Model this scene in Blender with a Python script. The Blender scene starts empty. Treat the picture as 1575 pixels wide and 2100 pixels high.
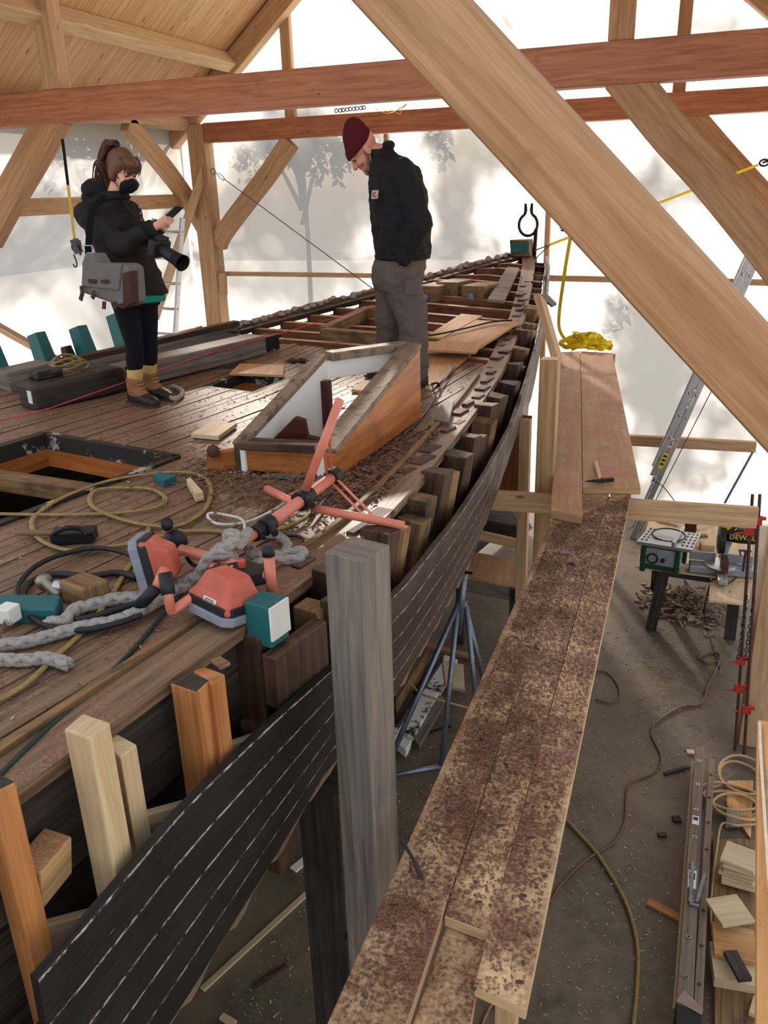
import bpy, bmesh, math, random
from mathutils import Vector as V, Matrix
random.seed(7)
R = random.uniform
sc = bpy.context.scene
col = sc.collection
# ------------------------------------------------------------------ camera
FPX, CX, CY, CAMZ = 1700.0, 787.5, 1050.0, 4.4
Y_, P_, R_ = [math.radians(a) for a in (-20.485, 20.94, -1.746)]
_f0 = V((math.sin(Y_), math.cos(Y_), 0)); _r0 = V((math.cos(Y_), -math.sin(Y_), 0)); _u0 = V((0, 0, 1))
CF = _f0*math.cos(P_) - _u0*math.sin(P_); _u1 = _u0*math.cos(P_) + _f0*math.sin(P_)
CR = _r0*math.cos(R_) + _u1*math.sin(R_); CU = _u1*math.cos(R_) - _r0*math.sin(R_)
CAM = V((0, 0, CAMZ))
cam = bpy.data.cameras.new('camera'); cam.sensor_width = 36; cam.lens = 36*FPX/2100; cam.clip_start = .05; cam.clip_end = 300
co = bpy.data.objects.new('camera', cam); col.objects.link(co)
co.matrix_world = Matrix(((CR.x, CU.x, -CF.x, 0), (CR.y, CU.y, -CF.y, 0), (CR.z, CU.z, -CF.z, CAMZ), (0, 0, 0, 1)))
sc.camera = co
def ray(x, y): return CR*((x-CX)/FPX) - CU*((y-CY)/FPX) + CF
def az(x, y, z): d = ray(x, y); return CAM + d*((z-CAMZ)/d.z)
def ay(x, y, Y): d = ray(x, y); return CAM + d*(Y/d.y)
def ax(x, y, X): d = ray(x, y); return CAM + d*(X/d.x)
def march(x, y, fn, t0=.4, t1=26, n=900):
    d = ray(x, y); prev = fn(CAM+d*t0); ta = t0
    for i in range(1, n+1):
        t = t0+(t1-t0)*i/n; c = fn(CAM+d*t)
        if (prev > 0) != (c > 0): return CAM+d*(ta+(t-ta)*prev/(prev-c))
        prev = c; ta = t
    raise ValueError(('march', x, y))
# boat frame: s forward along the keel, t to starboard
HD = math.radians(11); BU = V((math.sin(HD), math.cos(HD), 0)); BV = V((math.cos(HD), -math.sin(HD), 0)); BO = V((-3.3, 5, 0))
def dz(Y): return 3.04 + (.61*((Y-5)/6)**1.4 if Y > 5 else 0)
def interp(x, xs, ys):
    if x <= xs[0]: return ys[0]
    for i in range(1, len(xs)):
        if x <= xs[i]: return ys[i-1]+(ys[i]-ys[i-1])*(x-xs[i-1])/(xs[i]-xs[i-1])
    return ys[-1]
BS = [-6, -3.5, -2.3, -1.5, -.89, .42, 1.62, 3.3, 4.5, 5.5, 6.13]; BB = [2.3, 2.43, 2.37, 2.32, 2.2, 1.88, 1.59, 1.09, .68, .32, .05]
def hb(s): return interp(s, BS, BB)
def sb(s): return hb(s)+.1          # starboard edge
def pb(s): return .1-hb(s)          # port edge
def st(p): w = V((p[0]-BO.x, p[1]-BO.y, 0)); return w.dot(BU), w.dot(BV)
def bp(s, t, h=0): p = BO+BU*s+BV*t; return V((p.x, p.y, dz(p.y)+h))
def bz(s, t, z): p = BO+BU*s+BV*t; return V((p.x, p.y, z))
def dk(x, y, h=0): return march(x, y, lambda p: p.z-dz(p.y)-h)
def hullp(x, y, off): return march(x, y, lambda p: st(p)[1]-sb(st(p)[0])-off)
# ------------------------------------------------------------------ mesh building
ROOT = {}
class MB:
    def __init__(s): s.v = []; s.f = []; s.uv = []; s.m = []
    def add(s, vs): n = len(s.v); s.v += [V(p) for p in vs]; return n
    def face(s, idx, uv=None, m=0):
        s.f.append(tuple(idx)); s.uv.append(uv or [(0, 0)]*len(idx)); s.m.append(m)
    def path(s, pts, w, h, up=(0, 0, 1), m=0, sc=None):
        """rectangular bar along a polyline; w sideways, h along up; centred; sc scales per point"""
        up = V(up); pts = [V(p) for p in pts]; ou, ov = R(0, 40), R(0, 40); rings = []; L = [0]
        for i in range(1, len(pts)): L.append(L[-1]+(pts[i]-pts[i-1]).length)
        for i, p in enumerate(pts):
            d = (pts[min(i+1, len(pts)-1)]-pts[max(i-1, 0)]).normalized()
            sd = d.cross(up).normalized(); uu = sd.cross(d).normalized(); k = sc[i] if sc else 1
            a, b = sd*(w/2*k), uu*(h/2*k); rings.append(s.add([p-a-b, p+a-b, p+a+b, p-a+b]))
        per = [0, w, w+h, 2*w+h, 2*w+2*h]
        for i in range(len(pts)-1):
            r0, r1 = rings[i], rings[i+1]
            for k in range(4):
                q = (k+1) % 4
                s.face((r0+k, r0+q, r1+q, r1+k), [(L[i]+ou, per[k]+ov), (L[i]+ou, per[k+1]+ov), (L[i+1]+ou, per[k+1]+ov), (L[i+1]+ou, per[k]+ov)], m)
        e = [(ou, ov), (ou+w*.12, ov), (ou+w*.12, ov+h), (ou, ov+h)]
        s.face((rings[0]+3, rings[0]+2, rings[0]+1, rings[0]), e, m); r = rings[-1]; s.face((r, r+1, r+2, r+3), e, m)
        return s
    def beam(s, a, b, w, h, up=(0, 0, 1), m=0): return s.path([a, b], w, h, up, m)
    def prism(s, poly, ext, m=0, capm=None):
        """poly: list of 3D points (planar), extruded by vector ext; grain along ext"""
        poly = [V(p) for p in poly]; ext = V(ext); n = len(poly); a = s.add(poly); b = s.add([p+ext for p in poly])
        ou, ov = R(0, 40), R(0, 40); l = ext.length; per = 0
        for i in range(n):
            j = (i+1) % n; d = (poly[j]-poly[i]).length
            s.face((a+i, a+j, b+j, b+i), [(ou, ov+per), (ou, ov+per+d), (ou+l, ov+per+d), (ou+l, ov+per)], m); per += d
        e1 = (poly[1]-poly[0]).normalized(); e2 = (poly[-1]-poly[0]); e2 = (e2-e1*e2.dot(e1)).normalized()
        uv = [(ou+(p-poly[0]).dot(e1), ov+(p-poly[0]).dot(e2)) for p in poly]; cm = m if capm is None else capm
        s.face(tuple(range(a+n-1, a-1, -1)), uv[::-1], cm); s.face(tuple(range(b, b+n)), uv, cm); return s
    def slab(s, quad, th, m=0):
        """flat board: quad = 4 top corners (long edge first), thickness downwards"""
        q = [V(p) for p in quad]; a = s.add(q); b = s.add([p-V((0, 0, th)) for p in q]); ou, ov = R(0, 40), R(0, 40)
        l, w = (q[1]-q[0]).length, (q[2]-q[1]).length
        T = [(ou, ov), (ou+l, ov), (ou+l, ov+w), (ou, ov+w)]
        s.face((a, a+1, a+2, a+3), T, m); s.face((b+3, b+2, b+1, b), T[::-1], m)
        for i in range(4):
            j = (i+1) % 4; d = (l, w)[i % 2]
            s.face((a+j, a+i, b+i, b+j), [(ou+d, ov), (ou, ov), (ou, ov+th), (ou+d, ov+th)], m)
        return s
    def box(s, c, x, y, z, m=0):
        """oriented box: centre and three half-axis vectors"""
        c, x, y, z = V(c), V(x), V(y), V(z); return s.prism([c-x-y-z, c-x+y-z, c-x+y+z, c-x-y+z] if x.cross(y).dot(z) < 0 else [c-x-y-z, c-x-y+z, c-x+y+z, c-x+y-z], x*2, m)
    def tube(s, pts, r, n=8, m=0, closed=False, flat=None, cap=True):
        pts = [V(p) for p in pts]; N = len(pts); rr = r if isinstance(r, (list, tuple)) else [r]*N
        d0 = (pts[1]-pts[0]).normalized(); nn = d0.orthogonal().normalized()
        if flat: nn = (V((0, 0, 1))-d0*d0.z); nn = nn.normalized() if nn.length > 1e-4 else d0.orthogonal().normalized()
        rings = []; L = 0; Ls = []; ou = R(0, 40)
        for i, p in enumerate(pts):
            if closed: d = (pts[(i+1) % N]-pts[i-1]).normalized()
            else: d = (pts[min(i+1, N-1)]-pts[max(i-1, 0)]).normalized()
            nn = (nn-d*nn.dot(d)).normalized(); bb = d.cross(nn)
            if i: L += (pts[i]-pts[i-1]).length
            Ls.append(L)
            rings.append(s.add([p+(nn*math.cos(2*math.pi*k/n)*(flat or 1)+bb*math.sin(2*math.pi*k/n))*rr[i] for k in range(n)]))
        for i in range(N if closed else N-1):
            j = (i+1) % N; a, b = rings[i], rings[j]
            for k in range(n):
                q = (k+1) % n
                s.face((a+k, a+q, b+q, b+k), [(Ls[i]+ou, k/n), (Ls[i]+ou, (k+1)/n), (Ls[i]+.01+ou, (k+1)/n), (Ls[i]+.01+ou, k/n)], m)
        if not closed and cap:
            s.face(tuple(range(rings[0]+n-1, rings[0]-1, -1)), None, m); s.face(tuple(range(rings[-1], rings[-1]+n)), None, m)
        return s
    def loft(s, rings, m=0, n=20):
        """rings: (centre, axis_a, axis_b) ellipses"""
        ids = []
        for c, a, b in rings: ids.append(s.add([V(c)+V(a)*math.cos(2*math.pi*k/n)+V(b)*math.sin(2*math.pi*k/n) for k in range(n)]))
        for i in range(len(ids)-1):
            for k in range(n):
                q = (k+1) % n; s.face((ids[i]+k, ids[i]+q, ids[i+1]+q, ids[i+1]+k), None, m)
        s.face(tuple(range(ids[0]+n-1, ids[0]-1, -1)), None, m); s.face(tuple(range(ids[-1], ids[-1]+n)), None, m); return s
    def ball(s, c, x, y, z, m=0, nu=16, nv=10):
        c, x, y, z = V(c), V(x), V(y), V(z); rg = []
        for j in range(1, nv):
            th = math.pi*j/nv; rg.append((c+z*math.cos(th), x*math.sin(th), y*math.sin(th)))
        ids = [s.add([cc+a*math.cos(2*math.pi*k/nu)+b*math.sin(2*math.pi*k/nu) for k in range(nu)]) for cc, a, b in rg]
        t = s.add([c+z, c-z])
        for i in range(len(ids)-1):
            for k in range(nu):
                q = (k+1) % nu; s.face((ids[i+1]+k, ids[i+1]+q, ids[i]+q, ids[i]+k), None, m)
        for k in range(nu):
            q = (k+1) % nu; s.face((ids[0]+k, ids[0]+q, t), None, m); s.face((ids[-1]+q, ids[-1]+k, t+1), None, m)
        return s
    def limb(s, a, ra, b, rb, m=0):
        """tapered capsule"""
        a, b = V(a), V(b); d = (b-a).normalized(); x = d.orthogonal().normalized(); y = d.cross(x); R_ = []
        for k in range(6): t = math.pi/2*(1-k/5.0); R_.append((a-d*ra*math.sin(t), x*max(ra*math.cos(t), .0008), y*max(ra*math.cos(t), .0008)))
        for k in range(6): t = math.pi/2*k/5.0; R_.append((b+d*rb*math.sin(t), x*max(rb*math.cos(t), .0008), y*max(rb*math.cos(t), .0008)))
        return s.loft(R_, m, 14)
    def build(s, name, mats, parent=None, bevel=0, smooth=False):
        me = bpy.data.meshes.new(name); o = bpy.data.objects.new(name, me); col.objects.link(o)
        if parent: off = ROOT[parent.name]; o.parent = parent
        else:
            n = len(s.v); off = V((sum(p.x for p in s.v)/n, sum(p.y for p in s.v)/n, min(p.z for p in s.v))); o.location = off
        ROOT[o.name] = off if not parent else ROOT[parent.name]
        me.from_pydata([p-off for p in s.v], [], s.f)
        ul = me.uv_layers.new(name='uv').data; i = 0
        for uv in s.uv:
            for c in uv: ul[i].uv = c; i += 1
        for mt in (mats if isinstance(mats, list) else [mats]): me.materials.append(M[mt] if isinstance(mt, str) else mt)
        me.polygons.foreach_set('material_index', s.m)
        if smooth: me.polygons.foreach_set('use_smooth', [True]*len(s.f))
        me.update()
        if bevel:
            b = o.modifiers.new('bevel', 'BEVEL'); b.width = bevel; b.segments = 2; b.limit_method = 'ANGLE'; b.angle_limit = .6
        return o
def tag(o, label=None, cat=None, group=None, kind=None):
    if label: o['label'] = label
    if cat: o['category'] = cat
    if group: o['group'] = group
    if kind: o['kind'] = kind
    return o
def thing(name, label, cat, loc, group=None):
    o = bpy.data.objects.new(name, None); col.objects.link(o); o.empty_display_size = .1; o.location = loc; ROOT[o.name] = V(loc)
    return tag(o, label, cat, group)
def copy_tree(o, parent=None):
    c = o.copy(); col.objects.link(c); ROOT[c.name] = ROOT[o.name]
    if parent: c.parent = parent
    for ch in list(o.children): copy_tree(ch, c)
    return c
def spline(pts, k=6, closed=False):
    pts = [V(p) for p in pts]; N = len(pts); out = []
    for i in range(N if closed else N-1):
        if closed: a, b, c, d = pts[i-1], pts[i], pts[(i+1) % N], pts[(i+2) % N]
        else: a, b, c, d = pts[max(i-1, 0)], pts[i], pts[i+1], pts[min(i+2, N-1)]
        for j in range(k):
            t = j/k; out.append(.5*((2*b)+(c-a)*t+(2*a-5*b+4*c-d)*t*t+(3*b-a-3*c+d)*t**3))
    if not closed: out.append(pts[-1])
    return out
def lettering(name, txt, mat, origin, ex, ey, size, parent, depth=.001):
    """raised letters from the built-in font, laid on a surface"""
    cu = bpy.data.curves.new(name, 'FONT'); cu.body = txt; cu.size = size; cu.align_x = 'CENTER'; cu.align_y = 'CENTER'; cu.extrude = depth
    o = bpy.data.objects.new(name, cu); col.objects.link(o); cu.materials.append(M[mat])
    ex, ey = V(ex).normalized(), V(ey).normalized(); ez = ex.cross(ey).normalized(); ey = ez.cross(ex)
    m = Matrix((ex, ey, ez)).transposed().to_4x4(); m.translation = V(origin)-(ROOT[parent.name] if parent else V((0, 0, 0)))
    me = bpy.data.meshes.new_from_object(o); bpy.data.objects.remove(o); o = bpy.data.objects.new(name, me); col.objects.link(o); o.parent = parent; o.matrix_local = m
    return o
# ------------------------------------------------------------------ materials
M = {}
class NT:
    def __init__(s, name):
        s.mat = bpy.data.materials.new(name); s.mat.use_nodes = True; s.t = s.mat.node_tree; s.t.nodes.clear(); M[name] = s.mat
        s.out = s.t.nodes.new('ShaderNodeOutputMaterial')
    def n(s, typ, **kw):
        x = s.t.nodes.new('ShaderNode'+typ)
        for k, v in kw.items(): setattr(x, k, v)
        return x
    def put(s, sock, v):
        if hasattr(v, 'is_output'): s.t.links.new(v, sock)
        elif v is not None: sock.default_value = v if not (isinstance(v, tuple) and len(v) == 3 and sock.type == 'RGBA') else (*v, 1)
    def uv(s): return s.n('UVMap').outputs[0]
    def obj(s): return s.n('TexCoord').outputs['Object']
    def map(s, vec, sc): m = s.n('Mapping'); s.put(m.inputs[0], vec); m.inputs['Scale'].default_value = sc; return m.outputs[0]
    def noise(s, vec, scale, detail=4, rough=.55, dist=0):
        x = s.n('TexNoise'); s.put(x.inputs['Vector'], vec); x.inputs['Scale'].default_value = scale; x.inputs['Detail'].default_value = detail
        x.inputs['Roughness'].default_value = rough; x.inputs['Distortion'].default_value = dist; return x.outputs[0]
    def vor(s, vec, scale, out='Distance'):
        x = s.n('TexVoronoi'); s.put(x.inputs['Vector'], vec); x.inputs['Scale'].default_value = scale; return x.outputs[out]
    def ramp(s, f, stops):
        x = s.n('ValToRGB'); s.put(x.inputs[0], f); e = x.color_ramp.elements
        while len(e) < len(stops): e.new(.5)
        for q, (p, c) in zip(e, stops): q.position = p; q.color = (*c, 1) if isinstance(c, tuple) else (c, c, c, 1)
        return x.outputs[0]
    def mix(s, f, a, b, bt='MIX'):
        x = s.n('Mix', data_type='RGBA', blend_type=bt); s.put(x.inputs[0], f); s.put(x.inputs[6], a); s.put(x.inputs[7], b); return x.outputs[2]
    def math(s, op, a, b=0): x = s.n('Math', operation=op); s.put(x.inputs[0], a); s.put(x.inputs[1], b); return x.outputs[0]
    def nz(s): g = s.n('NewGeometry'); x = s.n('SeparateXYZ'); s.put(x.inputs[0], g.outputs['Normal']); return x.outputs[2]
    def sep(s, v, i): x = s.n('SeparateXYZ'); s.put(x.inputs[0], v); return x.outputs[i]
    def bsdf(s, c, rough=.6, metal=0, bump=None, bs=.2, bd=.01, spec=.4, **kw):
        b = s.n('BsdfPrincipled'); s.put(b.inputs['Base Color'], c); s.put(b.inputs['Roughness'], rough); b.inputs['Metallic'].default_value = metal
        b.inputs['Specular IOR Level'].default_value = spec
        for k, v in kw.items(): s.put(b.inputs[k.replace('_', ' ')], v)
        if bump is not None:
            q = s.n('Bump'); q.inputs['Strength'].default_value = bs; q.inputs['Distance'].default_value = bd; s.put(q.inputs['Height'], bump); s.t.links.new(q.outputs[0], b.inputs['Normal'])
        s.t.links.new(b.outputs[0], s.out.inputs[0]); return s.mat
def plain(name, c, rough=.5, metal=0, spec=.4, var=.15, vs=18, bs=.15):
    n = NT(name); o = n.obj(); x = n.noise(o, vs, 3)
    cc = n.mix(n.ramp(x, [(.3, 0.0), (.7, 1.0)]), tuple(q*(1-var) for q in c), tuple(min(1, q*(1+var)) for q in c))
    return n.bsdf(cc, rough, metal, x, bs, .003, spec)
def wood(name, c, dark, rough=.6, gs=(1.1, 16), knot=.0, blotch=.35, stain=None, dust=None, dthr=(.45, .6), bs=.25):
    """long-grain wood along uv.u (metres); stain: (colour, lo, hi) object-space patches; dust: colour settled on faces that look up"""
    n = NT(name); uv = n.uv(); o = n.obj()
    g = n.noise(n.map(uv, (gs[0], gs[1], 1)), 1.6, 5, .6, .8); f = n.noise(n.map(uv, (gs[0]*4, gs[1]*6, 1)), 2, 3)
    cc = n.mix(n.ramp(g, [(.32, 0.0), (.66, 1.0)]), dark, c)
    cc = n.mix(n.math('MULTIPLY', n.ramp(f, [(.45, 0.0), (.75, 1.0)]), .35), cc, tuple(q*.62 for q in dark))
    if blotch:
        cc = n.mix(n.ramp(n.noise(n.map(uv, (.5, 2.5, 1)), 1, 2), [(.3, 0.0), (.7, blotch)]), cc, n.mix(1.0, cc, tuple(min(1, 1.3*q+.35) for q in c), 'MULTIPLY'))
    if knot:
        d = n.vor(n.map(uv, (1.7, 4.6, 1)), 1); k = n.ramp(d, [(.03*knot, 1.0), (.10*knot, 0.0)])
        cc = n.mix(k, cc, tuple(q*.35 for q in dark))
    if stain: cc = n.mix(n.ramp(n.noise(o, 2.3, 6, .65), [(stain[1], 0.0), (stain[2], 1.0)]), cc, stain[0])
    if dust:
        fine = n.vor(o, 210, 'Color'); dc = n.mix(n.sep(fine, 0), tuple(q*.5 for q in dust), tuple(min(1, q*1.5) for q in dust))
        cov = n.math('MULTIPLY', n.ramp(n.math('ADD', n.math('MULTIPLY', n.noise(o, 3.2, 7, .7), .75), n.math('MULTIPLY', n.noise(o, 70, 2), .25)), [(dthr[0], 0.0), (dthr[1], 1.0)]), n.ramp(n.nz(), [(.5, 0.0), (.85, 1.0)]))
        cc = n.mix(cov, cc, dc)
    return n.bsdf(cc, rough, 0, g, bs, .004, .3)
def lin(*c): return tuple(((x/255+.055)/1.055)**2.4 if x > 10 else x/3294 for x in c)
RED = lin(112, 76, 57)
wood('pine', lin(202, 168, 130), lin(170, 132, 96), knot=.8)
wood('pine_pale', lin(212, 186, 150), lin(186, 154, 116), knot=.5)
wood('spruce_brace', lin(186, 146, 108), lin(152, 112, 76), knot=1.1, stain=(lin(112, 76, 48), .62, .8))
wood('fir_red', lin(186, 126, 92), lin(150, 92, 64), knot=.5, stain=(lin(110, 62, 42), .64, .8))
wood('ladder_wood', lin(146, 126, 104), lin(104, 86, 70), gs=(.8, 18))
wood('weathered', lin(140, 127, 115), lin(94, 84, 75), knot=.8, gs=(.8, 15), stain=(lin(58, 52, 48), .58, .8), bs=.4)
wood('weathered_shade_dark', lin(78, 68, 60), lin(40, 34, 30), gs=(.8, 20), stain=(lin(26, 22, 20), .5, .75), bs=.4)  # dark weathered wood; also carries shade on the cribbing and hold slab
wood('old_oak', lin(96, 68, 48), lin(48, 33, 25), stain=(lin(28, 21, 18), .47, .68), bs=.5, dust=lin(120, 82, 62), dthr=(.5, .66))
wood('old_oak_pale', lin(156, 122, 82), lin(92, 66, 42), stain=(lin(44, 32, 24), .5, .7), bs=.45, dust=lin(124, 86, 64), dthr=(.5, .66))
wood('deck', lin(150, 122, 96), lin(92, 69, 52), gs=(.7, 18), stain=(lin(60, 43, 33), .57, .78), dust=lin(132, 98, 76), dthr=(.43, .6), bs=.35, rough=.48)
wood('beam_dusty', lin(142, 84, 52), lin(88, 48, 29), stain=(lin(50, 28, 18), .52, .72), dust=lin(186, 156, 122), dthr=(.36, .5))
wood('varnish_brown', lin(186, 118, 62), lin(136, 78, 38), rough=.35, gs=(.7, 9), stain=(lin(72, 40, 22), .56, .8), bs=.1)
wood('oregon_orange', lin(192, 130, 76), lin(150, 92, 50), gs=(.7, 14), knot=.3, blotch=.2)
wood('ply', lin(206, 160, 106), lin(176, 126, 76), gs=(.5, 8), dust=lin(158, 108, 78), dthr=(.52, .7))
wood('ply_clean', lin(220, 196, 162), lin(196, 166, 128), gs=(.5, 7), knot=.7)
wood('mahogany', lin(92, 40, 26), lin(54, 22, 15), rough=.4)
wood('scaffold', lin(206, 174, 134), lin(178, 142, 102), gs=(.6, 12), dust=lin(108, 72, 53), dthr=(.40, .55), bs=.2)
wood('scaffold_dull', lin(190, 156, 112), lin(146, 112, 76), gs=(.6, 12), stain=(lin(96, 74, 54), .6, .8), dust=lin(164, 108, 78), dthr=(.4, .6))
def ceiling_mat():
    n = NT('ceiling_boards'); uv = n.uv(); v = n.sep(uv, 1); b = n.math('DIVIDE', v, .19); fr = n.math('FRACT', b); fl = n.math('FLOOR', b)
    wn = n.n('TexWhiteNoise', noise_dimensions='1D'); n.put(wn.inputs['W'], fl)
    g = n.noise(n.map(uv, (1, 13, 1)), 1.6, 5, .6, .6)
    c = n.mix(n.ramp(g, [(.3, 0.0), (.7, 1.0)]), lin(190, 148, 104), lin(224, 188, 142)); c = n.mix(n.math('MULTIPLY', wn.outputs[0], .45), c, lin(176, 128, 88))
    c = n.mix(n.ramp(n.vor(n.map(uv, (2.2, 5.3, 1)), 1), [(.05, 1.0), (.13, 0.0)]), c, lin(104, 62, 34))
    gr = n.ramp(n.math('ABSOLUTE', n.math('SUBTRACT', fr, .5)), [(.46, 0.0), (.5, 1.0)])
    c = n.mix(n.math('MULTIPLY', gr, .8), c, lin(96, 66, 44)); n.bsdf(c, .6, 0, n.math('SUBTRACT', g, gr), .3, .006)
ceiling_mat()
def hull_mat(name, base, hi):
    n = NT(name); uv = n.uv(); o = n.obj(); v = n.sep(uv, 1)
    c = n.mix(n.ramp(n.noise(n.map(uv, (1.5, 6, 1)), 2, 6, .65), [(.4, 0.0), (.75, 1.0)]), base, hi)
    c = n.mix(n.ramp(n.noise(o, 9, 6, .7), [(.67, 0.0), (.74, 1.0)]), c, lin(96, 74, 60))
    e = n.ramp(n.math('ADD', v, n.math('MULTIPLY', n.noise(n.map(uv, (14, 1, 1)), 2, 4), .03)), [(.94, 0.0), (.965, 1.0)]); br = n.ramp(n.noise(n.map(uv, (5, 1.5, 1)), 4, 8, .8), [(.46, 0.0), (.56, 1.0)])
    c = n.mix(n.math('MULTIPLY', e, br), c, lin(196, 188, 172))
    d = n.vor(n.map(uv, (4, 3.1, 1)), 1); c = n.mix(n.ramp(d, [(.035, 1.0), (.05, 0.0)]), c, lin(120, 110, 80))
    n.bsdf(c, n.ramp(n.noise(o, 6, 4), [(.3, .3), (.7, .6)]), 0, n.noise(n.map(uv, (3, 12, 1)), 2, 5), .3, .006, .45)
hull_mat('hull_black', lin(23, 21, 22), lin(44, 36, 34)); hull_mat('hull_brown', lin(52, 37, 33), lin(84, 62, 54))
def flaked(name, paint, under, lo=.5, hi=.56, sc=5):
    n = NT(name); o = n.obj(); k = n.ramp(n.noise(o, sc, 8, .7), [(lo, 0.0), (hi, 1.0)]); g = n.noise(o, 30, 4)
    n.bsdf(n.mix(k, paint, n.mix(g, under, tuple(q*.4 for q in under))), .6, 0, n.math('SUBTRACT', g, k), .4, .006)
flaked('white_flaked', lin(222, 216, 206), lin(70, 50, 38), .55, .62, 6); flaked('white_paint', lin(226, 222, 214), lin(150, 130, 110), .68, .74, 5)
flaked('rotten_white', lin(132, 108, 86), lin(84, 62, 48), .5, .66, 9); flaked('teal_paint', lin(26, 92, 92), lin(150, 110, 72), .66, .7, 7)
flaked('black_flaked', lin(40, 33, 29), lin(196, 184, 168), .58, .62, 6)
def floor_mat():
    n = NT('floor_dirt'); o = n.obj(); a = n.noise(o, .9, 5, .6); b = n.noise(o, 9, 6, .7)
    c = n.mix(n.ramp(b, [(.3, 0.0), (.7, 1.0)]), lin(80, 69, 57), lin(112, 97, 78)); c = n.mix(n.ramp(a, [(.45, 0.0), (.7, .7)]), c, lin(140, 118, 90))
    sp = n.ramp(n.vor(o, 55), [(.10, 1.0), (.17, 0.0)]); c = n.mix(n.math('MULTIPLY', sp, n.ramp(n.noise(o, 2.2, 5), [(.4, 0.0), (.62, 1.0)])), c, lin(176, 152, 116))
    dk_ = n.ramp(n.vor(o, 31), [(.06, 1.0), (.11, 0.0)]); c = n.mix(n.math('MULTIPLY', dk_, .6), c, lin(50, 40, 33))
    n.bsdf(c, n.ramp(b, [(.3, .38), (.7, .62)]), 0, b, .3, .01, .4)
floor_mat()
def plastic_sheet():
    n = NT('plastic_sheeting'); o = n.obj(); w = n.noise(n.map(o, (1.1, 1.1, .35)), 1.5, 5, .55, 1.2)
    q = n.n('Bump'); q.inputs['Strength'].default_value = .25; q.inputs['Distance'].default_value = .06; n.put(q.inputs['Height'], w)
    tl = n.n('BsdfTranslucent'); tl.inputs[0].default_value = (.25, .25, .255, 1); n.t.links.new(q.outputs[0], tl.inputs['Normal'])
    gl = n.n('BsdfGlossy'); gl.inputs['Roughness'].default_value = .35; n.t.links.new(q.outputs[0], gl.inputs['Normal'])
    tr = n.n('BsdfTransparent'); tr.inputs[0].default_value = (.97, .97, .97, 1)
    m1 = n.n('MixShader'); m1.inputs[0].default_value = .03; n.t.links.new(tl.outputs[0], m1.inputs[1]); n.t.links.new(gl.outputs[0], m1.inputs[2])
    m2 = n.n('MixShader'); m2.inputs[0].default_value = SHEET_CLEAR; n.t.links.new(m1.outputs[0], m2.inputs[1]); n.t.links.new(tr.outputs[0], m2.inputs[2])
    n.t.links.new(m2.outputs[0], n.out.inputs[0])
SHEET_CLEAR = .085
plastic_sheet()
plain('orange', lin(214, 124, 100), .42, var=.1, vs=9); plain('orange_red', lin(192, 90, 68), .45, var=.1); plain('rubber', lin(26, 25, 26), .55); plain('pad_grey', lin(132, 134, 140), .5)
plain('lens_black', lin(14, 14, 16), .12, spec=.6); plain('white_label', lin(226, 222, 212), .5, var=.04); plain('ink', lin(40, 38, 40), .6, var=.05)
plain('yellow', lin(232, 206, 22), .5, var=.06); plain('yellow_dull', lin(196, 168, 60), .6); plain('pink', lin(232, 70, 84), .6)
plain('aluminium', lin(176, 176, 178), .35, .9, var=.08); plain('galvanised', lin(126, 134, 144), .42, .75, var=.2, vs=30); plain('iron', lin(34, 32, 33), .5, .5); plain('rust', lin(80, 48, 34), .8)
plain('steel_bright', lin(170, 172, 176), .3, 1, var=.08); plain('red_paint', lin(178, 46, 34), .45); plain('green_dark', lin(26, 62, 50), .5); plain('cast_grey', lin(150, 152, 156), .45, .3)
plain('hose_brown', lin(142, 116, 66), .5, vs=40, var=.25); plain('hose_tan', lin(176, 144, 100), .55); plain('cord_red', lin(112, 78, 60), .6); plain('cord_white', lin(204, 196, 182), .6); plain('cord_green', lin(36, 52, 44), .6)
plain('wire', lin(70, 70, 72), .5, .4); plain('trunk', lin(52, 44, 40), .9); plain('leaf', lin(46, 58, 40), .8); plain('outside_ground', lin(170, 166, 158), .9)
plain('skin_light', lin(214, 158, 130), .5, var=.06, vs=30); plain('skin_ruddy', lin(202, 136, 110), .5, var=.08, vs=30); plain('lip', lin(150, 84, 74), .5)
plain('gunmetal', lin(64, 64, 68), .4, .5); plain('bronze', lin(150, 138, 118), .4, .7); plain('scrap_mix', lin(150, 126, 100), .8, var=.3, vs=6)
def cloth(name, c, ws=300, var=.2, rough=.85, fold=7):
    n = NT(name); o = n.obj(); f = n.noise(o, fold, 4, .6, .8); w = n.noise(o, ws, 2)
    n.bsdf(n.mix(f, tuple(q*(1-var) for q in c), tuple(q*(1+var) for q in c)), rough, 0, n.math('ADD', n.math('MULTIPLY', f, 1.5), n.math('MULTIPLY', w, .15)), .5, .02, .2)
cloth('jacket_black', lin(30, 28, 29)); cloth('jacket_olive', lin(38, 35, 34)); cloth('leggings', lin(20, 19, 24), fold=4); cloth('trousers', lin(92, 80, 74), fold=9); cloth('canvas', lin(112, 106, 102), 220, fold=5)
cloth('leather', lin(74, 52, 44), 60); cloth('boot_tan', lin(148, 98, 62), 90); cloth('boot_rubber', lin(52, 44, 40), 90, rough=.4); cloth('sock', lin(206, 164, 100), 200); cloth('teal_shirt', lin(28, 140, 124)); cloth('mask_black', lin(20, 22, 30)); cloth('strap_black', lin(22, 22, 24)); cloth('patch', lin(190, 160, 140))
def knit():
    n = NT('maroon_knit'); o = n.obj(); w = n.n('TexWave'); w.inputs['Scale'].default_value = 1; w.inputs['Distortion'].default_value = .5
    a = n.noise(o, 160, 2); n.bsdf(n.mix(a, lin(56, 14, 22), lin(96, 26, 36)), .9, 0, a, .6, .006, .15)
knit()
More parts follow.
